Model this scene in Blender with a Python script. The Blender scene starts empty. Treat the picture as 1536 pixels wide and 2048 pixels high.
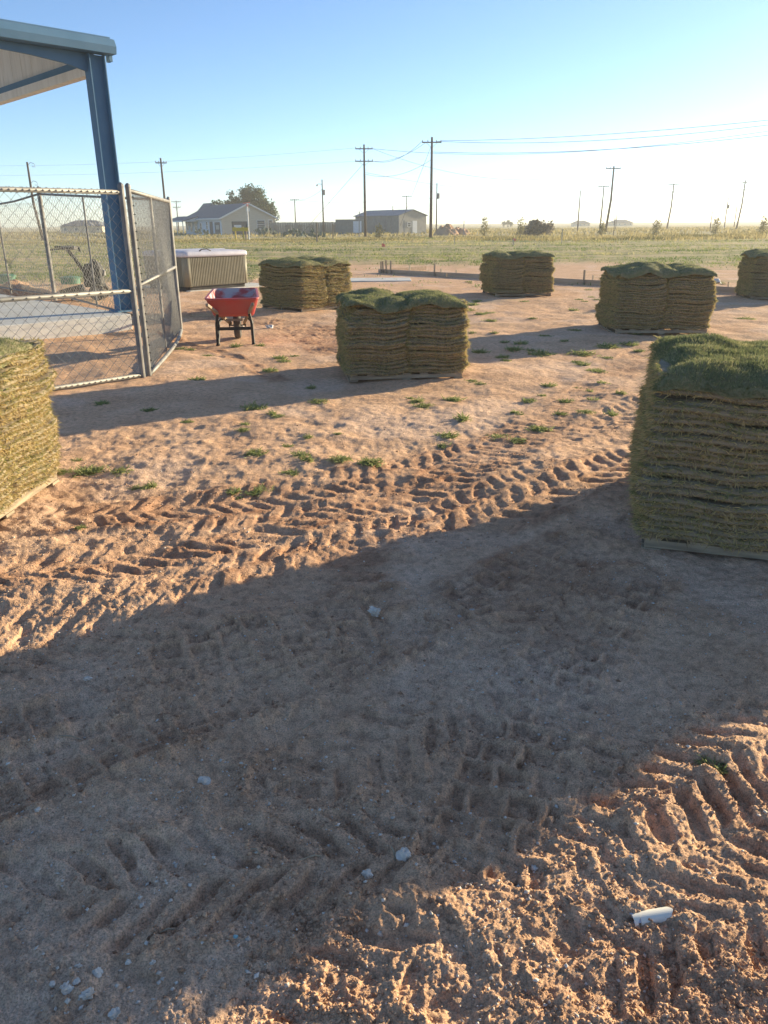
import bpy, math, random
import numpy as np
from mathutils import Vector, Matrix

# ------------------------------------------------------------------ camera, sky, sun, exposure
CAM_H, PITCH, ROLL, FOCAL = 1.6, math.radians(20.5), math.radians(0.42), 1538.0
SUN_AZ, SUN_EL = math.radians(56.0), math.radians(11.2)
scene = bpy.context.scene
C = scene.collection
cam_data = bpy.data.cameras.new('camera')
cam = bpy.data.objects.new('camera', cam_data)
C.objects.link(cam)
scene.camera = cam
cam_data.sensor_fit = 'VERTICAL'
cam_data.sensor_height = 36.0
cam_data.sensor_width = 36.0
cam_data.lens = 36.0 * FOCAL / 2048.0
cam_data.clip_start = 0.05
cam_data.clip_end = 20000
_r = Vector((1, 0, 0)); _f = Vector((0, math.cos(PITCH), -math.sin(PITCH))); _u = _r.cross(_f)
CR = _r * math.cos(ROLL) - _u * math.sin(ROLL)
CU = _r * math.sin(ROLL) + _u * math.cos(ROLL)
CF = _f
_m = Matrix((CR, CU, -CF)).transposed().to_4x4()
_m.translation = (0, 0, CAM_H)
cam.matrix_world = _m

world = bpy.data.worlds.new('World')
scene.world = world
world.use_nodes = True
wn = world.node_tree
sky = wn.nodes.new('ShaderNodeTexSky')
sky.sky_type = 'NISHITA'
sky.sun_disc = False
sky.sun_elevation = SUN_EL
sky.sun_rotation = SUN_AZ
sky.altitude = 300
sky.air_density = 0.66
sky.dust_density = 0.35
sky.ozone_density = 2.4
bg = wn.nodes['Background']
bg.inputs['Strength'].default_value = 0.075
wn.links.new(sky.outputs[0], bg.inputs['Color'])

sun_d = bpy.data.lights.new('sun', 'SUN')
sun_d.energy = 3.4
sun_d.angle = math.radians(0.55)
sun_d.color = (1.0, 0.85, 0.56)
sun = bpy.data.objects.new('sun', sun_d)
C.objects.link(sun)
SUN_DIR = Vector((math.sin(SUN_AZ) * math.cos(SUN_EL), math.cos(SUN_AZ) * math.cos(SUN_EL), math.sin(SUN_EL)))
sun.rotation_euler = SUN_DIR.to_track_quat('Z', 'Y').to_euler()
sun.location = (40, 30, 20)

scene.view_settings.view_transform = 'Standard'
scene.view_settings.look = 'None'
scene.view_settings.exposure = 1.8
scene.view_settings.gamma = 1.0
scene.view_settings.use_curve_mapping = False
scene.cycles.max_bounces = 5
scene.cycles.diffuse_bounces = 3
scene.cycles.glossy_bounces = 2
scene.cycles.transmission_bounces = 3
scene.cycles.transparent_max_bounces = 6
scene.cycles.volume_bounces = 0
scene.cycles.use_denoising = True

random.seed(7)
RNG = np.random.default_rng(11)

# ------------------------------------------------------------------ survey helpers: photo pixel -> place on the ground
def _ray(x, y):
    return CF + CR * ((x - 768) / FOCAL) - CU * ((y - 1024) / FOCAL)
def P(x, y, z=0.0):
    d = _ray(x, y); t = (z - CAM_H) / d.z
    return Vector((d.x * t, d.y * t, z))
def A(x, y, Y):
    d = _ray(x, y); t = Y / d.y
    return Vector((d.x * t, Y, CAM_H + d.z * t))

# ------------------------------------------------------------------ numpy noise
def _hash(ix, iy, seed):
    h = (ix.astype(np.int64) * 374761393 + iy.astype(np.int64) * 668265263 + seed * 1442695041) & 0xFFFFFFFF
    h = ((h ^ (h >> 13)) * 1274126177) & 0xFFFFFFFF
    h = (h ^ (h >> 16)) & 0xFFFFFFFF
    return h
def perlin(x, y, seed=0):
    ix = np.floor(x); iy = np.floor(y)
    fx = x - ix; fy = y - iy
    ux = fx * fx * fx * (fx * (fx * 6 - 15) + 10); uy = fy * fy * fy * (fy * (fy * 6 - 15) + 10)
    def gr(a, b):
        ang = _hash(a, b, seed) * (2 * math.pi / 4294967296.0)
        return np.cos(ang), np.sin(ang)
    r = []
    for dx, dy in ((0, 0), (1, 0), (0, 1), (1, 1)):
        gx, gy = gr(ix + dx, iy + dy)
        r.append(gx * (fx - dx) + gy * (fy - dy))
    a = r[0] + ux * (r[1] - r[0]); b = r[2] + ux * (r[3] - r[2])
    return (a + uy * (b - a)) * 1.5
def fbm(x, y, octv, seed=0, gain=0.5):
    s = 0; a = 1.0; f = 1.0
    for i in range(octv):
        s = s + a * perlin(x * f + i * 17.3, y * f - i * 9.1, seed + i)
        a *= gain; f *= 2.03
    return s
def worley(x, y, seed=0):
    """rounded lumps: 1 at a cell's centre, falling to 0"""
    ix = np.floor(x); iy = np.floor(y)
    best = np.zeros_like(x)
    for dx in (-1, 0, 1):
        for dy in (-1, 0, 1):
            h = _hash(ix + dx, iy + dy, seed)
            px = ix + dx + ((h & 1023) / 1023.0); py = iy + dy + (((h >> 10) & 1023) / 1023.0)
            rad = 0.25 + 0.45 * (((h >> 20) & 255) / 255.0)
            d2 = ((x - px) ** 2 + (y - py) ** 2) / (rad * rad)
            best = np.maximum(best, np.sqrt(np.maximum(0, 1 - d2)) * rad)
    return best
def sstep(a, b, x):
    t = np.clip((x - a) / (b - a), 0, 1)
    return t * t * (3 - 2 * t)

# ------------------------------------------------------------------ materials
def new_mat(name):
    m = bpy.data.materials.new(name); m.use_nodes = True
    nt = m.node_tree
    return m, nt, nt.nodes['Principled BSDF']
def mat(name, c1, c2=None, scale=6.0, rough=0.7, metal=0.0, bump=0.0, bscale=40.0, detail=6.0, stretch=(1, 1, 1), spec=0.3, lo=0.35, hi=0.65):
    m, nt, b = new_mat(name)
    b.inputs['Roughness'].default_value = rough
    b.inputs['Metallic'].default_value = metal
    b.inputs['Specular IOR Level'].default_value = spec
    tc = nt.nodes.new('ShaderNodeTexCoord'); mp = nt.nodes.new('ShaderNodeMapping')
    mp.inputs['Scale'].default_value = stretch
    nt.links.new(tc.outputs['Object'], mp.inputs['Vector'])
    c2 = c2 or tuple(v * 0.8 for v in c1)
    n = nt.nodes.new('ShaderNodeTexNoise'); n.inputs['Scale'].default_value = scale; n.inputs['Detail'].default_value = detail
    nt.links.new(mp.outputs[0], n.inputs['Vector'])
    r = nt.nodes.new('ShaderNodeValToRGB')
    r.color_ramp.elements[0].position = lo; r.color_ramp.elements[1].position = hi
    r.color_ramp.elements[0].color = (*c1, 1); r.color_ramp.elements[1].color = (*c2, 1)
    nt.links.new(n.outputs['Fac'], r.inputs['Fac']); nt.links.new(r.outputs[0], b.inputs['Base Color'])
    if bump:
        n2 = nt.nodes.new('ShaderNodeTexNoise'); n2.inputs['Scale'].default_value = bscale; n2.inputs['Detail'].default_value = 5
        nt.links.new(mp.outputs[0], n2.inputs['Vector'])
        bp = nt.nodes.new('ShaderNodeBump'); bp.inputs['Strength'].default_value = 1.0; bp.inputs['Distance'].default_value = bump
        nt.links.new(n2.outputs['Fac'], bp.inputs['Height']); nt.links.new(bp.outputs[0], b.inputs['Normal'])
    return m
def blade_mat(name, stops, trans=0.35):
    """plant fibres: colour per blade from the 'var' attribute, thin-leaf light passing through"""
    m, nt, b = new_mat(name)
    at = nt.nodes.new('ShaderNodeAttribute'); at.attribute_name = 'var'
    r = nt.nodes.new('ShaderNodeValToRGB'); el = r.color_ramp.elements
    while len(el) < len(stops): el.new(0.5)
    for e, (p, c) in zip(el, stops): e.position = p; e.color = (*c, 1)
    nt.links.new(at.outputs['Fac'], r.inputs['Fac'])
    nt.links.new(r.outputs[0], b.inputs['Base Color'])
    b.inputs['Roughness'].default_value = 0.75; b.inputs['Specular IOR Level'].default_value = 0.2
    tr = nt.nodes.new('ShaderNodeBsdfTranslucent'); nt.links.new(r.outputs[0], tr.inputs['Color'])
    mx = nt.nodes.new('ShaderNodeMixShader'); mx.inputs[0].default_value = trans
    nt.links.new(b.outputs[0], mx.inputs[1]); nt.links.new(tr.outputs[0], mx.inputs[2])
    nt.links.new(mx.outputs[0], nt.nodes['Material Output'].inputs['Surface'])
    return m

# ------------------------------------------------------------------ mesh helpers
class MB:
    def __init__(s): s.v = []; s.f = []
    def add(s, vs, fs):
        o = len(s.v); s.v += [tuple(v) for v in vs]; s.f += [tuple(i + o for i in f) for f in fs]; return s
    def box(s, c, d, M=None):
        x, y, z = d[0] / 2, d[1] / 2, d[2] / 2
        vs = [Vector((sx * x, sy * y, sz * z)) for sz in (-1, 1) for sx, sy in ((-1, -1), (1, -1), (1, 1), (-1, 1))]
        if M is not None: vs = [M @ v for v in vs]
        vs = [v + Vector(c) for v in vs]
        return s.add(vs, [(3, 2, 1, 0), (4, 5, 6, 7), (0, 1, 5, 4), (1, 2, 6, 5), (2, 3, 7, 6), (3, 0, 4, 7)])
    def bar(s, a, b, w, h, up=(0, 0, 1)):
        """rectangular bar from a to b"""
        a = Vector(a); b = Vector(b); d = b - a; L = d.length; d.normalize()
        u = Vector(up); x = d.cross(u)
        if x.length < 1e-4: x = d.cross(Vector((0, 1, 0)))
        x.normalize(); z = x.cross(d)
        M = Matrix((x, d, z)).transposed()
        return s.box((a + b) / 2, (w, L, h), M)
    def tube(s, pts, r, n=8, closed_caps=True):
        pts = [Vector(p) for p in pts]
        rs = r if isinstance(r, (list, tuple)) else [r] * len(pts)
        o = len(s.v); ref = None
        for i, p in enumerate(pts):
            d = (pts[min(i + 1, len(pts) - 1)] - pts[max(i - 1, 0)]).normalized()
            if ref is None: ref = Vector((0, 0, 1)) if abs(d.z) < 0.9 else Vector((1, 0, 0))
            x = d.cross(ref).normalized(); y = x.cross(d).normalized(); ref = y
            for k in range(n):
                a = 2 * math.pi * k / n
                s.v.append(tuple(p + (x * math.cos(a) + y * math.sin(a)) * rs[i]))
        for i in range(len(pts) - 1):
            for k in range(n):
                k2 = (k + 1) % n
                s.f.append((o + i * n + k, o + i * n + k2, o + (i + 1) * n + k2, o + (i + 1) * n + k))
        if closed_caps:
            s.f.append(tuple(o + k for k in reversed(range(n)))); s.f.append(tuple(o + (len(pts) - 1) * n + k for k in range(n)))
        return s
    def prism(s, poly, thick):
        """poly: list of 3D points in a plane; thick: offset vector"""
        n = len(poly); t = Vector(thick)
        vs = [Vector(p) for p in poly] + [Vector(p) + t for p in poly]
        fs = [tuple(range(n)), tuple(reversed(range(n, 2 * n)))] + [(i, n + i, n + (i + 1) % n, (i + 1) % n) for i in range(n)]
        return s.add(vs, fs)
    def rings(s, rings, cap0=True, cap1=True):
        o = len(s.v); n = len(rings[0])
        for r in rings: s.v += [tuple(p) for p in r]
        for i in range(len(rings) - 1):
            for k in range(n):
                k2 = (k + 1) % n
                s.f.append((o + i * n + k, o + i * n + k2, o + (i + 1) * n + k2, o + (i + 1) * n + k))
        if cap0: s.f.append(tuple(o + k for k in reversed(range(n))))
        if cap1: s.f.append(tuple(o + (len(rings) - 1) * n + k for k in range(n)))
        return s
    def mesh(s, name, m, smooth=False, bevel=0):
        me = bpy.data.meshes.new(name); me.from_pydata(s.v, [], s.f)
        me.materials.append(m)
        if smooth: me.shade_smooth()
        me.update()
        return me
    def build(s, name, m, parent=None, smooth=False, bevel=0.0):
        o = bpy.data.objects.new(name, s.mesh(name, m, smooth))
        C.objects.link(o)
        if parent is not None: o.parent = parent
        if bevel:
            bv = o.modifiers.new('bevel', 'BEVEL'); bv.width = bevel; bv.segments = 2; bv.limit_method = 'ANGLE'
        return o
def tag(o, label=None, cat=None, group=None, kind=None):
    if label: o['label'] = label
    if cat: o['category'] = cat
    if group: o['group'] = group
    if kind: o['kind'] = kind
    return o
def empty(name, loc, rz=0.0, label=None, cat=None, group=None):
    e = bpy.data.objects.new(name, None); C.objects.link(e)
    e.location = loc; e.rotation_euler = (0, 0, rz); e.empty_display_size = 0.1
    return tag(e, label, cat, group)
def link(name, me, parent=None, loc=(0, 0, 0), rot=(0, 0, 0), sc=(1, 1, 1)):
    o = bpy.data.objects.new(name, me); C.objects.link(o)
    o.parent = parent; o.location = loc; o.rotation_euler = rot; o.scale = sc
    return o
def np_mesh(name, V, T, m, var=None, smooth=False, extra=None):
    """fast triangle/quad mesh from arrays; var = per-vertex float"""
    me = bpy.data.meshes.new(name)
    V = np.asarray(V, np.float32); T = np.asarray(T, np.int32); k = T.shape[1]
    me.vertices.add(len(V)); me.vertices.foreach_set('co', V.ravel())
    me.loops.add(T.size); me.loops.foreach_set('vertex_index', T.ravel())
    me.polygons.add(len(T)); me.polygons.foreach_set('loop_start', np.arange(0, T.size, k, dtype=np.int32))
    if var is not None:
        a = me.attributes.new('var', 'FLOAT', 'POINT'); a.data.foreach_set('value', np.asarray(var, np.float32))
    if extra is not None:
        a = me.attributes.new('zone', 'FLOAT_COLOR', 'POINT'); a.data.foreach_set('color', np.asarray(extra, np.float32).ravel())
    me.update(calc_edges=True); me.validate()
    if smooth: me.shade_smooth()
    me.materials.append(m)
    return me
def blades(roots, dirs, length, width, var, rng, bend=0.25):
    """one thin leaf of two triangles (a kinked blade) per root"""
    n = len(roots)
    d = dirs / np.linalg.norm(dirs, axis=1, keepdims=True)
    rnd = rng.normal(size=(n, 3)); side = np.cross(d, rnd); side /= np.linalg.norm(side, axis=1, keepdims=True) + 1e-9
    L = length[:, None]; W = width[:, None] * 0.5
    bendv = np.cross(d, side) * (rng.normal(size=(n, 1)) * bend) - np.array([0, 0, 1.0]) * bend * 0.8
    mid = roots + d * L * 0.55
    tip = mid + (d + bendv) * L * 0.45
    V = np.stack([roots - side * W, roots + side * W, mid + side * W * 0.8, mid - side * W * 0.8, tip], 1).reshape(-1, 3)
    b = np.arange(n)[:, None] * 5
    T = np.concatenate([b + np.array([[0, 1, 2]]), b + np.array([[0, 2, 3]]), b + np.array([[3, 2, 4]])], 0)
    return V, T, np.repeat(var, 5)
def join_np(parts):
    Vs, Ts, vs, o = [], [], [], 0
    for V, T, v in parts:
        Vs.append(V); Ts.append(T + o); vs.append(v); o += len(V)
    return np.concatenate(Vs), np.concatenate(Ts), np.concatenate(vs)

# ------------------------------------------------------------------ ground relief
def smooth_path(pts, n=48):
    pts = [np.array(p[:2], float) for p in pts]
    q = [2 * pts[0] - pts[1]] + pts + [2 * pts[-1] - pts[-2]]
    out = []
    m = len(pts) - 1
    for i in range(m):
        p0, p1, p2, p3 = q[i:i + 4]
        for t in np.linspace(0, 1, max(2, n // m), endpoint=(i == m - 1)):
            out.append(0.5 * ((2 * p1) + (-p0 + p2) * t + (2 * p0 - 5 * p1 + 4 * p2 - p3) * t * t + (-p0 + 3 * p1 - 3 * p2 + p3) * t ** 3))
    return np.array(out)
def path_coords(x, y, path):
    best = np.full(x.shape, 1e9); S = np.zeros_like(x); L = np.zeros_like(x); acc = 0.0
    for a, b in zip(path[:-1], path[1:]):
        d = b - a; l = np.hypot(*d); d = d / l
        rx = x - a[0]; ry = y - a[1]
        t = np.clip(rx * d[0] + ry * d[1], 0, l)
        dx = rx - t * d[0]; dy = ry - t * d[1]
        dist = np.hypot(dx, dy); lat = d[0] * ry - d[1] * rx
        k = dist < best
        best = np.where(k, dist, best); S = np.where(k, acc + t, S); L = np.where(k, np.sign(lat) * dist, L)
        acc += l
    return S, L, best
def px(*pts): return [P(a, b) for a, b in pts]
# (path, width, pitch, lug angle, rut depth, lug depth, kind, berm, seed)
TRACKS = [
    (px((1420, 850), (1100, 985), (800, 1095), (450, 1205), (-60, 1330)), .44, .165, .75, .010, .034, 'lug', .026, 1),
    (px((1330, 800), (1000, 905), (700, 1000), (350, 1085), (-60, 1170)), .42, .150, .70, .008, .030, 'lug', .022, 2),
    (px((1180, 840), (760, 950), (400, 1010), (-60, 1050)), .40, .130, .60, .006, .024, 'lug', .016, 3),
    (px((1290, 700), (1150, 800), (1000, 900), (860, 985), (700, 1100)), .42, .110, .15, .005, .020, 'bar', .010, 4),
    (px((-80, 1830), (250, 1790), (600, 1730), (900, 1690), (1180, 1560)), .36, .125, .95, .014, .046, 'lug', .028, 5),
    (px((560, 2090), (800, 1960), (1060, 1800), (1300, 1650), (1600, 1440)), .36, .115, .80, .014, .056, 'lug', .028, 6),
    (px((1180, 1900), (1380, 1720), (1600, 1560)), .36, .105, -.55, .010, .055, 'lug', .024, 7),
    (px((900, 2120), (1060, 1990), (1230, 1900), (1420, 1830), (1620, 1760)), .30, .105, .75, .008, .040, 'lug', .018, 16),
    (px((-60, 1230), (250, 1160), (520, 1090), (800, 1020), (1050, 930)), .40, .14, .7, .008, .034, 'lug', .02, 17),
    (px((960, 1760), (1010, 1600), (1060, 1450), (1130, 1320), (1260, 1160)), .34, .12, .0, .010, .050, 'block', .020, 8),
    (px((-60, 1600), (250, 1470), (520, 1370), (800, 1270)), .32, .11, .3, .020, .038, 'block', .050, 9),
    (px((-60, 1480), (200, 1400), (500, 1290), (760, 1200)), .22, .10, .3, .026, .026, 'block', .050, 10),
    (px((560, 760), (470, 715), (380, 690), (330, 672)), .16, .08, .3, .012, .010, 'lug', .02, 11),
    (px((700, 700), (600, 655), (480, 640), (380, 622)), .9, .10, .2, .0, .035, 'bar', .01, 12),
    (px((300, 1330), (620, 1260), (900, 1210), (1160, 1090)), .36, .13, .5, .008, .042, 'block', .022, 14),
    (px((600, 1560), (840, 1440), (1000, 1330), (1120, 1200)), .32, .12, .7, .008, .034, 'lug', .022, 15),
    (px((250, 2060), (500, 1930), (760, 1900), (1000, 1990)), .26, .12, .6, .008, .016, 'lug', .018, 13),
]
TRACKS = [(smooth_path(t[0]),) + t[1:] for t in TRACKS]

def relief(x, y):
    """height of the ground and its zones (churned, pale compacted, field) at x, y"""
    x = np.asarray(x, float); y = np.asarray(y, float)
    d = np.hypot(x, y)
    near = 1 - sstep(14, 30, d)
    z = 0.030 * fbm(x * .55, y * .55, 3, 5) * near
    z += 0.014 * fbm(x * 2.3, y * 2.3, 3, 9) * near
    churn = np.zeros_like(x); trackz = np.zeros_like(x); press = np.zeros_like(x)
    wx = x + .018 * fbm(x * 6, y * 6, 3, 31); wy = y + .018 * fbm(x * 6 + 40, y * 6, 3, 33)
    for path, w, pitch, ang, rut, dep, kind, berm, sd in TRACKS:
        lo = path.min(0) - .8; hi = path.max(0) + .8
        k = (x > lo[0]) & (x < hi[0]) & (y > lo[1]) & (y < hi[1])
        if not k.any(): continue
        S, L, D = path_coords(wx[k], wy[k], path); S = S + .07 * perlin(S * 2.1, S * 0 + sd, 58)
        a = np.abs(L); inside = 1 - sstep(w * .46, w * .54, a)
        fade = sstep(-.5, .2, fbm(x[k] * 1.7 + sd * 9, y[k] * 1.7, 2, 60 + sd)) * .6 + .4
        fade = fade * (.5 + .5 * sstep(-.4, .2, fbm(x[k] * 4.5, y[k] * 4.5 + sd * 3, 2, 64 + sd)))
        edge = np.exp(-((a - w * .56) / .045) ** 2)
        if kind == 'lug':
            ph = (S + a * ang + np.where(L > 0, pitch * .5, 0)) / pitch
            fr = ph - np.floor(ph)
            lug = sstep(.0, .10, fr) * (1 - sstep(.46, .58, fr)) * sstep(.0, .03, a - .004)
        elif kind == 'bar':
            ph = (S + L * ang) / pitch; fr = ph - np.floor(ph)
            lug = sstep(.0, .2, fr) * (1 - sstep(.5, .75, fr))
        else:
            ph = S / pitch; row = np.floor(ph); fr = ph - row
            q = (L / (w * .34)) + .5 * (row % 2); fq = q - np.floor(q)
            lug = sstep(.04, .16, fr) * (1 - sstep(.84, .96, fr)) * sstep(.04, .14, fq) * (1 - sstep(.86, .96, fq))
        crumb = fbm(x[k] * 19, y[k] * 19, 3, 70 + sd)
        h = -(rut + dep * lug * (.85 + .38 * crumb)) * inside * fade + berm * edge * (.55 + .6 * np.maximum(0, crumb + .25)) * fade
        h += dep * .35 * inside * fade
        wt = .55 * np.maximum(inside, edge); trackz[k] = np.where(np.abs(h) > np.abs(trackz[k]), h, trackz[k] * (1 - wt) + h * wt)
        press[k] = np.maximum(press[k], inside * fade)
        churn[k] = np.maximum(churn[k], np.maximum(inside * .75, edge) * fade)
    z += .64 * trackz * near
    # crumbs and clods; denser where churned and bottom right
    heap = .6 * sstep(.3, .8, x) * (1 - sstep(1.12, 1.5, y + (.9 - x) * .3))
    cl = .38 + .62 * np.maximum(churn, heap)
    patch = sstep(-.2, .45, fbm(x * 1.3 + 7, y * 1.3, 2, 90))
    nn = 1 - sstep(5, 11, d)
    fine = 1 - sstep(2.5, 5.5, d)
    if (nn > 0).any():
        k = nn > 0
        xs, ys = x[k], y[k]
        c = cl[k] * (.3 + .7 * patch[k])
        z[k] += nn[k] * (1 - .5 * press[k]) * (c * (.009 * worley(xs * 17 + .3 * perlin(xs * 30, ys * 30, 5), ys * 17, 3)) + .0085 * fbm(xs * 8, ys * 8, 4, 41, .55))
        k2 = fine > 0
        xs, ys = x[k2], y[k2]
        c = cl[k2] * (.25 + .75 * patch[k2])
        z[k2] += fine[k2] * (1 - .25 * press[k2]) * (c * (.008 * worley(xs * 46, ys * 46, 4) + .006 * worley(xs * 95, ys * 95, 8)) + .0040 * fbm(xs * 44, ys * 44, 3, 44, .65))
    z += .03 * heap * (.5 + fbm(x * 3, y * 3, 2, 77)) * (1 - sstep(0, .35, np.maximum(0, 1.25 - y) * 0))
    pale = sstep(.1, .6, fbm(x * .7 + 3, y * .7 + 11, 3, 120)) * (1 - churn)
    pale = np.maximum(pale, np.exp(-(((x - .55) / .45) ** 2 + ((y - 2.45) / .3) ** 2)) * .9)
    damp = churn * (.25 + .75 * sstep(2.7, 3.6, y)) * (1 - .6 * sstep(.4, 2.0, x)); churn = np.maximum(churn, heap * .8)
    # field begins beyond the bare pad; its border wanders
    wob = 4.0 * fbm(x * .06, y * .06, 3, 150)
    border = np.where(x < -4, 21.5 + wob * .4, 33 + wob - np.clip(x - 4, 0, 12) * .55)
    field = sstep(0, 6, y - border)
    spots = sstep(.25, .7, fbm(x * .5, y * .5, 3, 160)) * sstep(8, 20, y) * .35
    field = np.maximum(field, spots)
    z += .05 * field * fbm(x * .9, y * .9, 2, 170) * (1 - sstep(60, 120, d))
    # level under the things that stand here
    return z, churn, pale, field, damp

FLAT = []   # (cx, cy, radius) where the ground lies level under something
def ground_z(x, y):
    X = np.atleast_1d(np.asarray(x, float)); Y = np.atleast_1d(np.asarray(y, float))
    return relief(X, Y)[0]

def make_ground():
    # rows grow with distance, columns fan out: finer soil near the camera, one sheet to the horizon
    ys = [.85]
    while ys[-1] < 30: ys.append(ys[-1] + .0025 * ys[-1] ** 1.32)
    while ys[-1] < 6000: ys.append(ys[-1] * 1.06 + .0)
    ys = np.array([-400., -60., -8., -1., .3, .6, .75] + ys)
    core = np.linspace(-.71, .71, 740)
    outer = np.array([.78, .86, 1., 1.3, 2., 4., 10., 40., 400.])
    ts = np.concatenate([-outer[::-1], core, outer])
    Yg = np.repeat(ys[:, None], len(ts), 1)
    Xg = ts[None, :] * np.maximum(np.abs(ys), .85)[:, None]
    z, churn, pale, field, damp = relief(Xg.ravel(), Yg.ravel())
    V = np.stack([Xg.ravel(), Yg.ravel(), z], 1)
    ny, nx = Yg.shape
    i = np.arange(ny - 1)[:, None] * nx + np.arange(nx - 1)[None, :]
    T = np.stack([i, i + 1, i + nx + 1, i + nx], -1).reshape(-1, 4)
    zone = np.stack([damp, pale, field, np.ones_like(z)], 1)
    m, nt, b = new_mat('dirt')
    N = nt.nodes; Lk = nt.links
    b.inputs['Roughness'].default_value = .95; b.inputs['Specular IOR Level'].default_value = .12
    tc = N.new('ShaderNodeTexCoord')
    at = N.new('ShaderNodeAttribute'); at.attribute_name = 'zone'
    sep = N.new('ShaderNodeSeparateColor'); Lk.new(at.outputs['Color'], sep.inputs[0])
    def noise(scale, detail=5, stretch=None, rough=.55):
        n = N.new('ShaderNodeTexNoise'); n.inputs['Scale'].default_value = scale; n.inputs['Detail'].default_value = detail; n.inputs['Roughness'].default_value = rough
        if stretch:
            mp = N.new('ShaderNodeMapping'); mp.inputs['Scale'].default_value = stretch
            Lk.new(tc.outputs['Object'], mp.inputs[0]); Lk.new(mp.outputs[0], n.inputs['Vector'])
        else: Lk.new(tc.outputs['Object'], n.inputs['Vector'])
        return n.outputs['Fac']
    def ramp(fac, stops):
        r = N.new('ShaderNodeValToRGB'); el = r.color_ramp.elements
        while len(el) < len(stops): el.new(.5)
        for e, (p, c) in zip(el, stops): e.position = p; e.color = (*c, 1)
        Lk.new(fac, r.inputs[0]); return r.outputs[0]
    def mix(fac, a, c):
        x = N.new('ShaderNodeMix'); x.data_type = 'RGBA'
        Lk.new(fac, x.inputs[0]) if not isinstance(fac, float) else setattr(x.inputs[0], 'default_value', fac)
        Lk.new(a, x.inputs[6]); Lk.new(c, x.inputs[7]); return x.outputs[2]
    def math_(op, a, c):
        x = N.new('ShaderNodeMath'); x.operation = op; x.use_clamp = True
        for i, q in enumerate((a, c)):
            if isinstance(q, float): x.inputs[i].default_value = q
            else: Lk.new(q, x.inputs[i])
        return x.outputs[0]
    dry = ramp(noise(2.2, 8), [(.25, (.56, .33, .195)), (.5, (.66, .41, .25)), (.75, (.74, .48, .305))])
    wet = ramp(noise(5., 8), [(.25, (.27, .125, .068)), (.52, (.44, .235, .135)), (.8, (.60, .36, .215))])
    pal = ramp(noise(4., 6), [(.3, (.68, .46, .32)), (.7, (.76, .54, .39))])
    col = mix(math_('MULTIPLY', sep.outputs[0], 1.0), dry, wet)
    col = mix(math_('MULTIPLY', sep.outputs[1], .6), col, pal)
    mott = ramp(noise(24., 5, None, .6), [(.36, (.74, .72, .71)), (.5, (1, 1, 1)), (.64, (1.16, 1.15, 1.15))])
    g0 = N.new('ShaderNodeMix'); g0.data_type = 'RGBA'; g0.blend_type = 'MULTIPLY'; g0.inputs[0].default_value = .8
    Lk.new(col, g0.inputs[6]); Lk.new(mott, g0.inputs[7]); col = g0.outputs[2]
    grain = ramp(noise(210., 4, None, .7), [(.38, (.6, .58, .56)), (.5, (1.05, 1.05, 1.05)), (.64, (1.4, 1.4, 1.4))])
    g = N.new('ShaderNodeMix'); g.data_type = 'RGBA'; g.blend_type = 'MULTIPLY'; g.inputs[0].default_value = .8
    Lk.new(col, g.inputs[6]); Lk.new(grain, g.inputs[7]); col = g.outputs[2]
    fieldc = ramp(noise(.35, 7, (.35, 1.6, 1)), [(.28, (.16, .18, .06)), (.42, (.29, .27, .11)), (.54, (.44, .35, .18)), (.70, (.54, .37, .23))])
    col = mix(sep.outputs[2], col, fieldc)
    Lk.new(col, b.inputs['Base Color'])
    b1 = N.new('ShaderNodeBump'); b1.inputs['Distance'].default_value = .008; b1.inputs['Strength'].default_value = 1.0
    Lk.new(noise(110., 6, None, .65), b1.inputs['Height'])
    b2 = N.new('ShaderNodeBump'); b2.inputs['Distance'].default_value = .02; b2.inputs['Strength'].default_value = .7
    Lk.new(noise(14., 6), b2.inputs['Height']); Lk.new(b1.outputs[0], b2.inputs['Normal'])
    Lk.new(b2.outputs[0], b.inputs['Normal'])
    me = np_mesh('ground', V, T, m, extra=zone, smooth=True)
    o = bpy.data.objects.new('ground', me); C.objects.link(o)
    tag(o, 'reddish brown bare dirt churned by tyre tracks, running into a field', kind='structure')
    return o
make_ground()

# ------------------------------------------------------------------ shared materials
M_STEEL = mat('galvanised_steel', (.25, .24, .225), (.17, .16, .15), scale=9, rough=.6, metal=.35, spec=.5)
M_WIRE = mat('galvanised_wire', (.34, .33, .305), (.25, .24, .225), scale=20, rough=.5, metal=.55, spec=.5)
M_BLACK = mat('black_paint', (.018, .018, .02), (.035, .033, .03), scale=14, rough=.5)
M_BLUE = mat('blue_painted_steel', (.09, .18, .275), (.105, .20, .30), scale=3, rough=.65, spec=.2, bump=.0006, bscale=60)
M_BEIGE = mat('beige_sheet_metal', (.74, .70, .62), (.64, .60, .52), scale=3.5, rough=.6, stretch=(2.5, 2.5, .35), bump=.001, bscale=20)
M_CONC = mat('concrete', (.64, .62, .58), (.54, .52, .48), scale=2.2, rough=.9, bump=.003, bscale=60)
M_WOOD = mat('raw_pallet_wood', (.40, .32, .22), (.22, .17, .12), scale=5, rough=.85, stretch=(1, 8, 8), bump=.002, bscale=18)
M_GREYWOOD = mat('weathered_wood', (.34, .27, .20), (.23, .18, .135), scale=4, rough=.9, stretch=(1, 1, .15), bump=.004, bscale=20)
M_POLE = mat('creosoted_pole', (.13, .095, .075), (.085, .06, .05), scale=2, rough=.9, stretch=(6, 6, .4))
M_SODSOIL = mat('sod_soil', (.32, .25, .165), (.23, .19, .12), scale=28, rough=.95, bump=.006, bscale=55)
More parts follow.
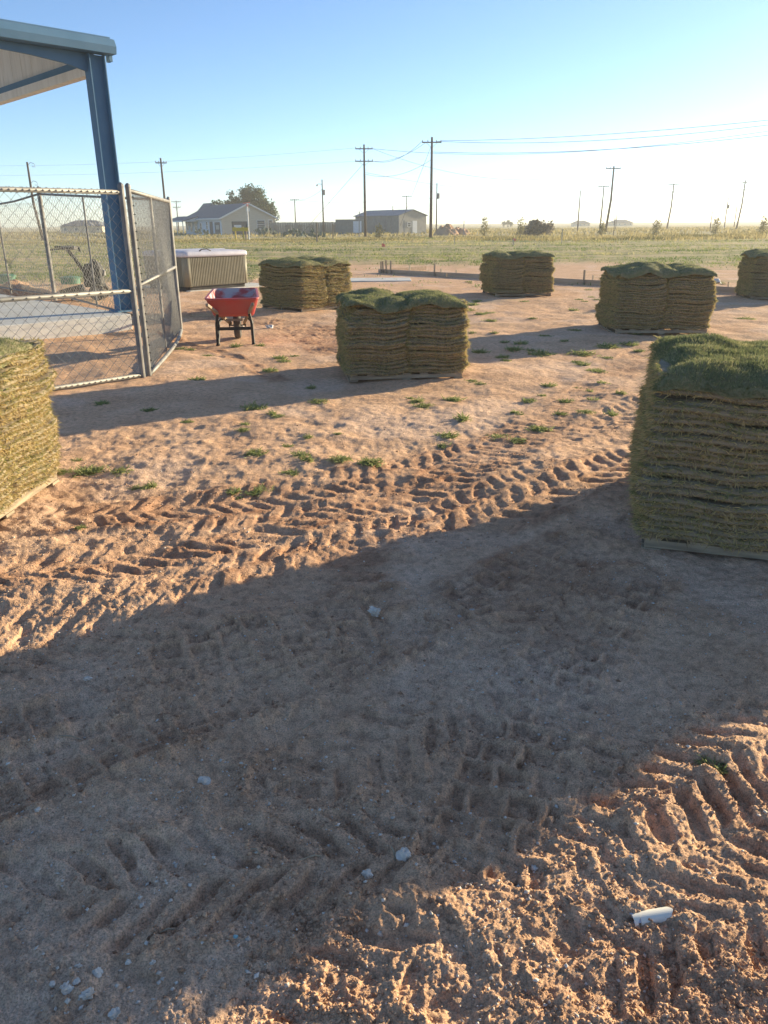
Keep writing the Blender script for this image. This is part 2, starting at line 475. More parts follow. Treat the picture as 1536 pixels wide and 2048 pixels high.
M_SODEDGE = blade_mat('sod_edge_fibres', [(0., (.24, .18, .11)), (.20, (.42, .31, .17)), (.40, (.68, .51, .24)), (.58, (.54, .44, .19)), (.76, (.33, .31, .12)), (1., (.19, .22, .085))], .3)
M_TURF = blade_mat('turf_blades', [(0., (.14, .165, .075)), (.4, (.22, .24, .11)), (.72, (.34, .32, .15)), (1., (.56, .48, .26))], .35)
M_TURFBASE = mat('turf_base', (.17, .17, .08), (.26, .22, .12), scale=22, rough=.95, bump=.006, bscale=70)
M_WEED = blade_mat('weed_leaves', [(0., (.16, .20, .065)), (.5, (.29, .32, .12)), (1., (.46, .44, .22))], .35)
M_DRYGRASS = blade_mat('dry_grass', [(0., (.10, .105, .04)), (.3, (.20, .18, .07)), (.6, (.38, .30, .13)), (1., (.52, .43, .22))], .4)
M_FIELDGRASS = blade_mat('field_grass', [(0., (.11, .155, .045)), (.35, (.18, .235, .07)), (.65, (.33, .32, .12)), (1., (.54, .46, .23))], .4)
M_STONE = mat('pale_stone', (.70, .62, .53), (.52, .42, .33), scale=30, rough=.85, bump=.004, bscale=60)
M_CLOD = mat('dirt_clod', (.64, .40, .25), (.30, .17, .10), scale=26, rough=.95, bump=.004, bscale=90)

# ------------------------------------------------------------------ canopy building, slab, kennel fence
U45 = Vector((math.sin(math.radians(44)), math.cos(math.radians(44)), 0))     # along slab front and near fence
V45 = Vector((-math.sin(math.radians(44)), math.cos(math.radians(44)), 0))    # away to the left
SLAB_Z = .24
c0 = P(262, 628, SLAB_Z); c0.z = 0
# axes not quite square in plan: the slab edges follow the photo
sl = MB(); up = Vector((0, 0, SLAB_Z))
corn = [c0, c0 + V45 * 9, c0 + V45 * 9 - U45 * 11, c0 - U45 * 11]
sl.prism([p + Vector((0, 0, -.15)) for p in corn], up + Vector((0, 0, .15)))
slab = sl.build('concrete_slab', M_CONC, bevel=.012)
tag(slab, 'pale concrete slab inside the kennel fence under the blue canopy', 'slab')

ROOTZ = SLAB_Z
pp = P(250, 622, SLAB_Z)
bld = empty('canopy_building', (pp.x, pp.y, SLAB_Z), 0, 'blue steel frame canopy with beige gable panel at upper left', 'canopy')
EZ = 4.02 - SLAB_Z
axu = U45; axv = V45
def frame_pt(a, b, z): return axu * a + axv * b + Vector((0, 0, z))
# the column: an H section seen at the corner
col = MB()
R45 = Matrix((axu, axv, Vector((0, 0, 1)))).transposed()
col.box((0, 0, EZ / 2 + .03), (.25, .016, EZ + .06), R45)
for s in (-1, 1): col.box(axu * (s * .125) + Vector((0, 0, EZ / 2 + .03)), (.016, .20, EZ + .06), R45)
col.build('column', M_BLUE, bld)
bp = MB(); bp.box((0, 0, .012), (.42, .34, .024), R45); bp.build('base_plate', M_BLUE, bld)
# eave runs from the corner toward the viewer's left, rising a little
SL = .0
def eave(a): return -axu * a + Vector((0, 0, a * SL))
prof = [(.22, .00), (.24, .10), (.19, .20), (.05, .235), (-.02, .235), (-.02, .0)]      # out, up
e0 = EZ + .07
ring = lambda a: [(eave(a) + (-axv) * o + Vector((0, 0, e0 + h))) for o, h in prof]
fa = MB().rings([ring(-.27), ring(7.5)]); fa.build('eave_trim', M_BLUE, bld)
ru = MB()
nseg = 14; top, bot = [], []
for i in range(nseg + 1):
    a = 7.0 * i / nseg
    dep = .085 + .19 * math.exp(-a * 1.5)
    top.append(eave(a) + Vector((0, 0, e0 - .004))); bot.append(eave(a) + Vector((0, 0, e0 - dep)))
ru.prism(top + bot[::-1], axv * .05)
ru.build('rafter', M_BLUE, bld)
for a in (1.55, 3.1, 4.6, 6.1):
    jt = MB(); jt.rings([[(q + (-axv) * .004 + Vector((0, 0, .004))) for q in ring(a)], [(q + (-axv) * .004 + Vector((0, 0, .004))) for q in ring(a + .02)]])
    jt.build('trim_joint', M_BLUE, bld)
hk = MB(); hk.box(axu * .25 + Vector((0, 0, e0 - .03)), (.05, .12, .1), R45); hk.build('trim_bracket', M_BLUE, bld)
# gable infill along v, above the tie beam
RISE = .19
pan = MB(); n = 40; Lp = 9.0
for i in range(n):
    b0 = .12 + Lp * i / n; b1 = .12 + Lp * (i + 1) / n; w = b1 - b0
    zt = lambda b: e0 + .05 + b * RISE
    off = 0.0 if i % 2 else .003
    p0 = frame_pt(-.02 - off, b0, EZ - .05); p1 = frame_pt(-.02 - off, b1 - .0006, EZ - .05)
    pan.prism([p0, p1, p1 + Vector((0, 0, zt(b1) - EZ + .05)), p0 + Vector((0, 0, zt(b0) - EZ + .05))], axu * .02)
pan.build('gable_panel', M_BEIGE, bld)
tb = MB(); tb.bar(frame_pt(-.06, .1, EZ - .03), frame_pt(-.06, 9.1, EZ - .03), .05, .10); tb.build('tie_rail', M_BLUE, bld)
tf = MB(); tf.bar(frame_pt(-.03, .1, EZ - .15), frame_pt(-.03, 9.1, EZ - .15), .16, .13); tf.build('tie_beam', M_BEIGE, bld)
rf = MB()
q0 = [eave(-.3) + Vector((0, 0, e0 + .237)), eave(7.5) + Vector((0, 0, e0 + .237))]
q1 = [p + axv * 9.2 + Vector((0, 0, 9.2 * RISE)) for p in q0]
rf.prism([q0[0], q0[1], q1[1], q1[0]], (0, 0, .03)); rf.build('roof', M_BLUE, bld)

def chain_link(p0, p1, z0, z1, pitch, r, name, parent, wave=0.0, seed=0):
    """woven wires between two posts: every wire zigzags and is hooked round its neighbour"""
    rg = random.Random(seed)
    p0 = Vector(p0); p1 = Vector(p1); d = p1 - p0; L = d.length; d.normalize(); nrm = Vector((-d.y, d.x, 0))
    pitch = pitch * .55; nv = int((z1 - z0) / pitch); nh = int(L / pitch)
    V, T = [], []
    tri = [(math.cos(a) * r, math.sin(a) * r) for a in (0, 2.1, 4.2)]
    for h in range(nh + 1):
        base = len(V); nn = 0
        for k in range(nv + 1):
            s = min(max((h + (k + h) % 2) * pitch, 0), L)
            z = z0 + (z1 - z0) * k / nv
            o = (.25 if (k + h) % 2 else -.25) * r * 3
            bow = wave * math.sin(s * 1.7 + z * 1.1) * math.sin(math.pi * (z - z0) / (z1 - z0))
            zs = p0.z + (p1.z - p0.z) * s / L
            q = p0 + d * s + nrm * (o + bow); q.z = zs + z
            for a, b in tri: V.append((q.x + nrm.x * a + d.x * b, q.y + nrm.y * a + d.y * b, q.z))
            nn += 1
        for k in range(nn - 1):
            for j in range(3):
                a = base + k * 3 + j; b = base + k * 3 + (j + 1) % 3
                T.append((a, b, b + 3, a + 3))
    me = np_mesh(name, V, T, M_WIRE, smooth=True)
    o = link(name, me, parent); o['kind'] = 'stuff'
    return o
def post(parent, p, z0, z1, r, name='post', cap=True):
    m_ = MB(); m_.tube([(p.x, p.y, z0), (p.x, p.y, z1)], r, 10)
    if cap: m_.tube([(p.x, p.y, z1), (p.x, p.y, z1 + r * .8), (p.x, p.y, z1 + r * 1.5)], [r * 1.15, r, r * .3], 10)
    return m_.build(name, M_STEEL, parent, smooth=False)
FP = P(291, 757); GE = P(358, 665)
# near panel
nf = empty('chain_link_fence', FP, 0, 'nearest chain link kennel panel, behind the sunlit sod pallet at left', 'fence')
far = -U45 * 3.4
post(nf, Vector((0, 0, 0)) - U45 * .03, 0, 1.98, .030)
for z, nm in ((1.93, 'top_rail'), (.95, 'middle_rail'), (.045, 'bottom_rail')):
    MB().tube([-U45 * .05 + Vector((0, 0, z)), far + Vector((0, 0, z))], .024, 10).build(nm, M_STEEL, nf, smooth=True)
post(nf, -U45 * 3.4, 0, 1.97, .024)
chain_link(-U45 * .06, far, .04, 1.96, .105, .0030, 'wire_mesh', nf, .01, 3)
tw = MB()
for i in range(52):
    a = .08 + i * .064
    for z in ((1.93, .95, .045) if i % 2 else (1.93, .045)):
        c = -U45 * a + Vector((0, 0, z)); rr = .028
        tw.tube([c + Vector((0, 0, rr)) - U45 * .02, c + V45 * rr, c - Vector((0, 0, rr)) + U45 * .02, c - V45 * rr, c + Vector((0, 0, rr)) - U45 * .02], .0028, 4)
tw.build('tie_wire', M_WIRE, nf)['kind'] = 'stuff'
# gate: swung open, going away
gd = (GE - FP); gl = gd.length; gd = gd.normalized()
gt = empty('chain_link_gate', FP + gd * .02 + Vector((.035, 0, 0)), 0, 'open chain link gate with a middle rail, left of the red wheelbarrow', 'gate')
post(gt, gd * .05, .02, 1.98, .028, 'post', True)
post(gt, gd * (gl * .45), .03, 1.95, .018, 'brace', False)
post(gt, gd * gl, .02, 1.98, .026, 'post', True)
for z, nm in ((1.95, 'top_rail'), (1.0, 'middle_rail')):
    MB().tube([gd * .05 + Vector((0, 0, z)), gd * gl + Vector((0, 0, z))], .023, 10).build(nm, M_STEEL, gt, smooth=True)
MB().tube([gd * (.05 + (gl - .05) * t) + Vector((.10 * math.sin(math.pi * t), 0, .03 + .05 * math.sin(math.pi * t))) for t in np.linspace(0, 1, 9)], .026, 10).build('bottom_rail', M_STEEL, gt, smooth=True)
chain_link(gd * .06, gd * gl, .05, 1.94, .095, .0034, 'wire_mesh', gt, .03, 5)
bar_ = MB(); bar_.box(gd * .10 + Vector((.012, 0, 1.0)), (.018, .008, 1.9)); bar_.build('tension_bar', M_BLACK, gt)
for i in range(22):
    c = gd * .06 + Vector((.03, 0, .1 + i * .085))
    b_ = MB(); b_.tube([c + Vector((.012, 0, 0)), c + Vector((.0, .02, .004)), c + Vector((-.04, 0, 0))], .006, 5); b_.build('tie_clip', M_BLACK, gt)
# rear panels along the far slab edge
rp = empty('chain_link_fence', (GE.x, GE.y, 0), 0, 'rear chain link kennel panel running behind the blue column', 'fence')
RB = A(108, 584, 16.2); RB.z = 0
rv = Vector((RB.x - GE.x, RB.y - GE.y, 0))
zA, zB = .06, .30
mid = rv * .60
post(rp, rv, .2, 2.28, .040); post(rp, mid, .2, 2.10, .016, 'brace', False); post(rp, Vector((0.03, .05, 0)), 0, 1.98, .024)
MB().tube([Vector((0, 0, 1.97)), rv + Vector((0, 0, 2.20))], .02, 8).build('top_rail', M_STEEL, rp, smooth=True)
MB().tube([Vector((0, 0, .08)), rv + Vector((0, 0, .33))], .02, 8).build('bottom_rail', M_STEEL, rp, smooth=True)
chain_link(Vector((0, 0, 0)), rv + Vector((0, 0, .25)), .07, 1.95, .105, .0034, 'wire_mesh', rp, .01, 6)
rp2 = empty('chain_link_fence', (RB.x, RB.y, 0), 0, 'farthest chain link kennel panel, sagging rail, at the left edge', 'fence')
r2 = A(-40, 585, 19.5); r2 = Vector((r2.x - RB.x, r2.y - RB.y, 0))
b_l = A(22, 585, 17.9); b_l = Vector((b_l.x - RB.x, b_l.y - RB.y, 0))
MB().tube([Vector((0, 0, 2.20)) + r2 * .01, r2 * .3 + Vector((0, 0, 2.10)), r2 * .6 + Vector((0, 0, 2.05)), r2 + Vector((0, 0, 2.03))], .02, 8).build('top_rail', M_STEEL, rp2, smooth=True)
post(rp2, b_l, .2, 2.04, .018, 'brace', False); post(rp2, r2, .2, 2.05, .03)
MB().tube([Vector((0, 0, .30)) + r2 * .01, r2 + Vector((0, 0, .30))], .02, 8).build('bottom_rail', M_STEEL, rp2, smooth=True)
chain_link(r2 * .01, r2, .30, 2.06, .105, .0034, 'wire_mesh', rp2, .01, 8)

# ------------------------------------------------------------------ sod pallets
SODW = .56; SODL = 1.10; SODT = .040
def sod_slab_mesh(seed, lx, ly, nb):
    rg = np.random.default_rng(seed)
    n = 84
    t = np.arange(n) / n; per = 2 * (lx + ly); s = t * per
    pts = []; nr = []
    for q in s:
        if q < lx: p = (-lx / 2 + q, -ly / 2); m_ = (0, -1)
        elif q < lx + ly: p = (lx / 2, -ly / 2 + q - lx); m_ = (1, 0)
        elif q < 2 * lx + ly: p = (lx / 2 - (q - lx - ly), ly / 2); m_ = (0, 1)
        else: p = (-lx / 2, ly / 2 - (q - 2 * lx - ly)); m_ = (-1, 0)
        pts.append(p); nr.append(m_)
    pts = np.array(pts); nr = np.array(nr, float)
    rc = .05; q = np.stack([np.clip(pts[:, 0], -lx / 2 + rc, lx / 2 - rc), np.clip(pts[:, 1], -ly / 2 + rc, ly / 2 - rc)], 1)
    dq = pts - q; ln = np.linalg.norm(dq, axis=1, keepdims=True); nr = dq / ln; pts = q + nr * rc
    off = .016 * perlin(s * 3.1, np.full(n, seed * 3.7), 200 + seed) + .010 * perlin(s * 11, np.full(n, seed * 1.7), 210 + seed)
    wave = .013 * np.cos(pts[:, 0] * 9.3) * np.cos(pts[:, 1] * 5.1) + .009 * np.cos(pts[:, 0] * 14 + pts[:, 1] * 9) + .006 * perlin(s * 5, np.full(n, seed * 2.3), 220 + seed)
    ring = lambda o, z: np.concatenate([pts + nr * (off + o)[:, None], (z + wave)[:, None]], 1)
    th = SODT * (1 + .25 * perlin(s * 4, np.full(n, seed * 5.1), 230 + seed))
    rs = [ring(np.full(n, -.06), np.full(n, .004)), ring(np.full(n, -.014), np.full(n, .0)), ring(np.full(n, .008), th * .45), ring(np.full(n, -.010), th * .95), ring(np.full(n, -.07), th * .8)]
    V = np.concatenate(rs); T = []
    for i in range(len(rs) - 1):
        for k in range(n):
            k2 = (k + 1) % n; a, b, c, d = i * n + k, i * n + k2, (i + 1) * n + k2, (i + 1) * n + k
            T += [(a, b, c), (a, c, d)]
    V = np.concatenate([V, [[0, 0, .004], [0, 0, SODT * .8]]]); cb, ct = len(V) - 2, len(V) - 1
    for k in range(n):
        k2 = (k + 1) % n
        T += [(cb, k2, k), (ct, 4 * n + k, 4 * n + k2)]
    T = np.array(T)
    # fibres and grass combed out of the cut edge
    ii = rg.integers(0, n, nb); fr = rg.random(nb)[:, None]
    a = rs[2][ii]; b = rs[2][(ii + 1) % n]
    close = np.linalg.norm(a - b, axis=1) < .1
    root = a * (1 - fr) + b * fr; root = np.where(close[:, None], root, a)
    nn = np.concatenate([nr[ii], np.zeros((nb, 1))], 1)
    zrel = .12 + .8 * rg.random(nb) ** .85
    root[:, 2] = rs[1][ii, 2] + zrel * SODT * 1.05
    root -= nn * .012
    tang = np.stack([-nn[:, 1], nn[:, 0], np.zeros(nb)], 1)
    dirs = nn * rg.uniform(.35, 1., nb)[:, None] + tang * rg.normal(0, .75, nb)[:, None]
    dirs[:, 2] += rg.normal(-.12, .38, nb) + (zrel - .5) * .8
    # clumps share a colour along the edge
    cl = perlin(s[ii] * 9 + seed, np.full(nb, seed * 7.7), 260 + seed) * .5
    var = np.clip(.42 + .55 * (zrel - .35) + cl * .5 + rg.normal(0, .15, nb), 0, 1)
    L = rg.uniform(.010, .034, nb) * np.where(rg.random(nb) < .12, 1.8, 1.0); W = rg.uniform(.0025, .0055, nb)
    Vb, Tb, vb = blades(root, dirs, L, W, var, rg, .5)
    me = np_mesh('sod_slab', np.concatenate([V, Vb]), np.concatenate([T, Tb + len(V)]), M_SODSOIL, var=np.concatenate([np.zeros(len(V)), vb]))
    me.materials.append(M_SODEDGE)
    mi = np.zeros(len(T) + len(Tb), np.int32); mi[len(T):] = 1
    me.polygons.foreach_set('material_index', mi)
    return me
SLABS = [sod_slab_mesh(i, SODW, SODL, 3000) for i in range(9)]

def turf_top(parent, x0, x1, y0, y1, h, seed, nb, amp, name='top_turf', blen=(.014, .032)):
    """a sod laid over the top layer: rolls up and down, its rim hanging over the edge of the stack"""
    rg = np.random.default_rng(seed); n = 34
    gx = np.linspace(x0 - .05, x1 + .05, n); gy = np.linspace(y0 - .05, y1 + .05, n)
    X, Y = np.meshgrid(gx, gy)
    def height(X, Y):
        e = np.minimum(np.minimum(X - x0, x1 - X), np.minimum(Y - y0, y1 - Y))
        z = h + amp * (np.maximum(fbm(X * 2.1 + seed, Y * 2.1, 2, 300 + seed), -.45) + .45) + .012 * fbm(X * 9, Y * 9, 2, 320 + seed)
        z -= .045 * np.exp(-np.maximum(e, 0) / .05) + .03 * (1 - sstep(0, .26, e))
        z -= np.where(e < 0, -e * .9, 0)
        return z
    Z = height(X, Y)
    # pull the overhanging rim back so that it hangs
    Xh = np.clip(X, x0 - .022, x1 + .022); Yh = np.clip(Y, y0 - .022, y1 + .022)
    V = np.stack([Xh.ravel(), Yh.ravel(), Z.ravel()], 1)
    i = np.arange(n - 1)[:, None] * n + np.arange(n - 1)[None]
    Q = np.stack([i, i + 1, i + n + 1, i + n], -1).reshape(-1, 4)
    T = np.concatenate([Q[:, [0, 1, 2]], Q[:, [0, 2, 3]]])
    u = rg.integers(0, n - 1, nb); v = rg.integers(0, n - 1, nb); fu = rg.random((nb, 1)); fv = rg.random((nb, 1))
    G = V.reshape(n, n, 3)
    p00, p10, p01, p11 = G[v, u], G[v, u + 1], G[v + 1, u], G[v + 1, u + 1]
    root = (p00 * (1 - fu) + p10 * fu) * (1 - fv) + (p01 * (1 - fu) + p11 * fu) * fv
    nr = np.cross(p10 - p00, p01 - p00); nr /= np.linalg.norm(nr, axis=1, keepdims=True) + 1e-9
    dirs = nr * .8 + rg.normal(0, .38, (nb, 3)); dirs[:, 2] += .25
    pt = fbm(root[:, 0] * 5, root[:, 1] * 5, 2, 340 + seed)
    var = np.clip(.44 + .32 * pt + rg.normal(0, .22, nb), 0, 1)
    Vb, Tb, vb = blades(root - nr * .004, dirs, rg.uniform(blen[0], blen[1], nb), rg.uniform(.0022, .0042, nb), var, rg, .35)
    me = np_mesh(name, np.concatenate([V, Vb]), np.concatenate([T, Tb + len(V)]), M_TURFBASE, var=np.concatenate([np.zeros(len(V)), vb]), smooth=True)
    me.materials.append(M_TURF)
    mi = np.zeros(len(T) + len(Tb), np.int32); mi[len(T):] = 1
    me.polygons.foreach_set('material_index', mi)
    return link(name, me, parent)

def pallet_wood(root, w, l):
    rg = random.Random(w * 100 + l)
    for i in range(3):                                     # stringers run along x
        y = -l / 2 + .03 + (l - .06) * i / 2
        m_ = MB(); m_.box((0, y, .040), (w * .98, .04, .044)); m_.build('stringer', M_WOOD, root, bevel=.003)
    for i in range(7):
        x = -w / 2 + .05 + (w - .1) * i / 6
        m_ = MB(); m_.box((x, 0, .070), (.09, l * .99, .014)); m_.build('deck_board', M_WOOD, root, bevel=.002)
    for i in range(3):
        x = -w / 2 + .05 + (w - .1) * i / 2
        m_ = MB(); m_.box((x, 0, .008), (.095, l * .99, .019)); m_.build('bottom_board', M_WOOD, root, bevel=.002)

def sod_pallet(corner, yaw, w, l, layers, label, seed, nb=3500, amp=.05, wood=True, bulge=.03, z0=0.0, tops=((0, .5, 1.0), (.5, 1, .9))):
    """corner: front left foot; x runs along the front, y goes back"""
    rg = random.Random(seed)
    ex = Vector((math.cos(yaw), math.sin(yaw), 0)); ey = Vector((-math.sin(yaw), math.cos(yaw), 0))
    c = Vector((corner[0], corner[1], 0)) + ex * w / 2 + ey * l / 2
    root = empty('sod_pallet', (c.x, c.y, z0), yaw, label, 'sod pallet', 'pallets of cut sod')
    pallet_wood(root, w, l)
    base = .078; dz = .0342
    ph = rg.uniform(0, 6); lean = (rg.uniform(-.05, .05), rg.uniform(-.04, .04))
    for k in range(layers):
        f = k / max(1, layers - 1)
        hang = .03 * max(0, 1 - k / 2.5); swell = 1 + hang + bulge * (math.sin(math.pi * min(1, f * 1.1)) + .4 * math.sin(ph + k * .9)) / 1.0
        dx = .018 * math.sin(ph + k * .37) + rg.uniform(-.012, .012); dy = .020 * math.sin(ph * 2 + k * .29) + rg.uniform(-.014, .014); dx += lean[0] * f; dy += lean[1] * f; swell *= 1 - .05 * max(0, f - .75) / .25
        for j in (-1, 1):
            me = SLABS[rg.randrange(len(SLABS))]
            flip = rg.random() < .5
            o = link('sod_slab', me, root, (j * w * .25 * swell + dx, dy + rg.uniform(-.008, .008), base + k * dz + rg.uniform(-.003, .003)),
                     (rg.uniform(-.014, .014), j * .03 * f * (-1 if flip else 1) * (-1) * (-1 if flip else 1) + rg.uniform(-.012, .012), (math.pi if flip else 0) + rg.uniform(-.015, .015)),
                     (w / 2 / SODW * swell * rg.uniform(.99, 1.02), l / SODL * swell * rg.uniform(.985, 1.025), 1.0))
    h = base + layers * dz + .045
    for i, (a, b, s) in enumerate(tops):
        turf_top(root, -w / 2 + a * w + .006, -w / 2 + b * w - .006, -l / 2, l / 2, h + .02 * i, seed * 10 + i, int(nb * w * l * (b - a) * 2), amp * s)
    return root
def yaw_of(a, b): return math.atan2(b.y - a.y, b.x - a.x)
R = math.radians
sod_pallet((-.37, 8.30), R(8), 1.27, 1.18, 21, 'middle sod pallet with rumpled green top, right of the red wheelbarrow', 1, nb=8000, amp=.06, bulge=.035, tops=((0, .52, 1.2), (.52, 1, .7)))
sod_pallet((-2.24, 3.62), R(87), 1.30, 1.15, 24, 'sunlit golden straw sod pallet cut off by the left edge', 2, nb=5000, amp=.04)
sod_pallet((-1.57, 15.40), R(45), 1.30, 1.30, 24, 'sod pallet with one sunlit shaggy side, beside the hot tub', 3, nb=3500, amp=.05, tops=((0, 1, 1.0),))
sod_pallet((2.62, 18.50), R(7), 1.36, 1.25, 24, 'dark lopsided sod pallet standing farthest back, in front of the form boards', 4, nb=3000, amp=.07, bulge=.05, tops=((0, .35, 1.0), (.35, 1, .6)))
sod_pallet((3.55, 11.95), R(-2), 1.40, 1.2, 24, 'shaded sod pallet with a bright golden right side, beyond the largest pallet', 5, nb=3500, amp=.06, tops=((0, .62, 1.2), (.62, 1, .5)))
sod_pallet((8.05, 17.4), R(-8), 1.3, 1.1, 25, 'hazy sod pallet cut off by the right edge, on a pallet of its own', 6, nb=2500, amp=.05, tops=((0, 1, 1.0),))
sod_pallet((1.335, 3.68), R(-18), 1.46, 1.26, 24, 'nearest and largest sod pallet, shaded, at the right edge', 7, nb=16000, amp=.05, bulge=.035, tops=((0, .56, .8), (.56, 1, 1.0)))

# ------------------------------------------------------------------ hot tub
M_TUBRIB = mat('tub_cabinet', (.27, .245, .18), (.22, .20, .145), scale=4, rough=.6)
M_TUBCOVER = mat('tub_cover_vinyl', (.62, .60, .66), (.52, .50, .56), scale=3, rough=.55, bump=.002, bscale=12)
M_TUBDARK = mat('tub_base', (.05, .045, .042), (.08, .07, .065), scale=8, rough=.8)
ta = Vector((-5.02, 20.55, 0)); ty_ = R(47)
tub = empty('hot_tub', ta, ty_, 'covered square hot tub with ribbed tan cabinet, behind the gate', 'hot tub')
W = 2.0
def rrect(w, l, r, z, n=6, cx=0, cy=0):
    out = []
    for (sx, sy, a0) in ((1, -1, -90), (1, 1, 0), (-1, 1, 90), (-1, -1, 180)):
        for i in range(n + 1):
            a = R(a0 + 90 * i / n)
            out.append(Vector((cx + sx * (w / 2 - r) + r * math.cos(a), cy + sy * (l / 2 - r) + r * math.sin(a), z)))
    return out
MB().rings([rrect(W - .12, W - .12, .1, .0, cx=W / 2, cy=W / 2), rrect(W - .10, W - .10, .1, .13, cx=W / 2, cy=W / 2)]).build('base', M_TUBDARK, tub)
MB().rings([rrect(W - .04, W - .04, .14, .12, cx=W / 2, cy=W / 2), rrect(W - .04, W - .04, .14, .86, cx=W / 2, cy=W / 2)]).build('cabinet', M_TUBRIB, tub)
for side in range(4):
    rb = MB(); nr_ = 34
    for i in range(nr_):
        s = .16 + (W - .32) * i / (nr_ - 1)
        q = {0: (s, .012), 1: (W - .012, s), 2: (s, W - .012), 3: (.012, s)}[side]
        d = (.026, .03, .70) if side in (0, 2) else (.03, .026, .70)
        rb.box((q[0], q[1], .49), d)
    rb.build('ribbed_panel', M_TUBRIB, tub)
for cx, cy in ((0, 0), (1, 0), (1, 1), (0, 1)):
    m_ = MB(); m_.tube([(.11 + cx * (W - .22), .11 + cy * (W - .22), .12), (.11 + cx * (W - .22), .11 + cy * (W - .22), .855)], .118, 16)
    m_.build('corner_post', M_TUBRIB, tub, smooth=True)
cv = MB()
cv.rings([rrect(W + .06, W + .06, .14, .85, cx=W / 2, cy=W / 2), rrect(W + .07, W + .07, .14, .90, cx=W / 2, cy=W / 2), rrect(W + .05, W + .05, .14, .955, cx=W / 2, cy=W / 2), rrect(W - .10, W - .10, .12, .985, cx=W / 2, cy=W / 2), rrect(W - .9, W - .9, .1, 1.01, cx=W / 2, cy=W / 2)])
cvo = cv.build('cover', M_TUBCOVER, tub, smooth=True)
MB().tube([(.5, .05, .99), (.58, .06, 1.03), (.75, .06, 1.035), (.85, .05, .99)], .014, 6).build('strap_handle', M_TUBDARK, cvo, smooth=True)
MB().box((W / 2, W / 2, 1.005), (W * .98, .05, .012)).build('fold_seam', M_TUBCOVER, cvo)

# ------------------------------------------------------------------ wheelbarrow
M_RED = mat('red_poly_tray', (.46, .045, .045), (.40, .09, .075), scale=4, rough=.42, spec=.45, bump=.001, bscale=30)
M_REDIN = mat('mortar_dusted_tray', (.40, .075, .075), (.40, .38, .40), scale=6, rough=.8, lo=.42, hi=.58, bump=.002)
M_TYRE = mat('tyre_rubber', (.06, .056, .052), (.12, .105, .09), scale=9, rough=.9)
wb = empty('wheelbarrow', (-2.10, 11.14, 0), R(7), 'red wheelbarrow with black legs standing beside the gate', 'wheelbarrow')
def rr8(w0, w1, y0, y1, z0, z1, r=.09, n=5):
    """rounded trapezoid: width w0 at y0 (handles), w1 at y1 (wheel); z tilts from z0 to z1"""
    out = []
    for (sx, yy, a0) in ((1, y0, -90), (1, y1, 0), (-1, y1, 90), (-1, y0, 180)):
        w = w0 if yy == y0 else w1; sy = -1 if yy == y0 else 1
        for i in range(n + 1):
            a = R(a0 + 90 * i / n)
            x = sx * (w / 2 - r) + r * math.cos(a); y = yy - sy * r + r * math.sin(a)
            t = (y - y0) / (y1 - y0)
            out.append(Vector((x, y, z0 + (z1 - z0) * t)))
    return out
tray = MB().rings([rr8(.54, .46, -.02, .46, .40, .41), rr8(.58, .50, -.06, .52, .43, .44), rr8(.72, .63, -.17, .76, .635, .70),
                   rr8(.745, .665, -.195, .79, .640, .707), rr8(.745, .665, -.195, .79, .662, .729), rr8(.685, .605, -.165, .755, .664, .73)], cap1=False)
tro = tray.build('tray', M_RED, wb, smooth=False)
MB().rings([rr8(.685, .605, -.165, .755, .662, .728), rr8(.56, .48, -.03, .49, .46, .47), rr8(.46, .40, .06, .40, .445, .45)], cap0=False).build('tray_inside', M_REDIN, tro, smooth=True)
for s in (-1, 1):
    h = MB(); h.bar((s * .10, .74, .22), (s * .30, -.62, .62), .036, .042)
    ho = h.build('handle', M_GREYWOOD, wb, bevel=.008)
    lg = MB()
    lg.tube([(s * .215, -.06, .47), (s * .245, -.04, .30), (s * .25, -.02, .02), (s * .25, .06, .012), (s * .235, .24, .30), (s * .17, .36, .345)], .020, 8)
    lg.box((s * .25, .02, .008), (.05, .13, .016))
    lg.build('leg', M_BLACK, wb, smooth=False)
MB().bar((-.25, -.035, .235), (.25, -.035, .235), .012, .045).build('leg_brace', M_BLACK, wb)
MB().bar((-.12, .1, .34), (.12, .1, .34), .05, .03).build('tray_wedge', M_GREYWOOD, wb)
wc = Vector((0, .70, .195)); rw = []
for k, (rad, xx) in enumerate(((.12, -.035), (.165, -.05), (.188, -.035), (.195, 0), (.188, .035), (.165, .05), (.12, .035))):
    rw.append([wc + Vector((xx, rad * math.cos(a), rad * math.sin(a))) for a in np.linspace(0, 2 * math.pi, 24, endpoint=False)])
ty = MB(); ty.rings(rw, False, False)
wh = ty.build('wheel', M_TYRE, wb, smooth=True)
rim = []
for rad, xx in ((.02, -.02), (.10, -.012), (.125, -.03), (.125, .03), (.10, .012), (.02, .02)):
    rim.append([wc + Vector((xx, rad * math.cos(a), rad * math.sin(a))) for a in np.linspace(0, 2 * math.pi, 20, endpoint=False)])
MB().rings(rim).build('rim', M_STEEL, wh, smooth=True)
MB().tube([wc + Vector((-.13, 0, 0)), wc + Vector((.13, 0, 0))], .011, 8).build('axle', M_STEEL, wb)
for s in (-1, 1):
    MB().bar(wc + Vector((s * .12, 0, -.02)), wc + Vector((s * .12, -.01, .07)), .012, .04).build('axle_bracket', M_BLACK, wb)

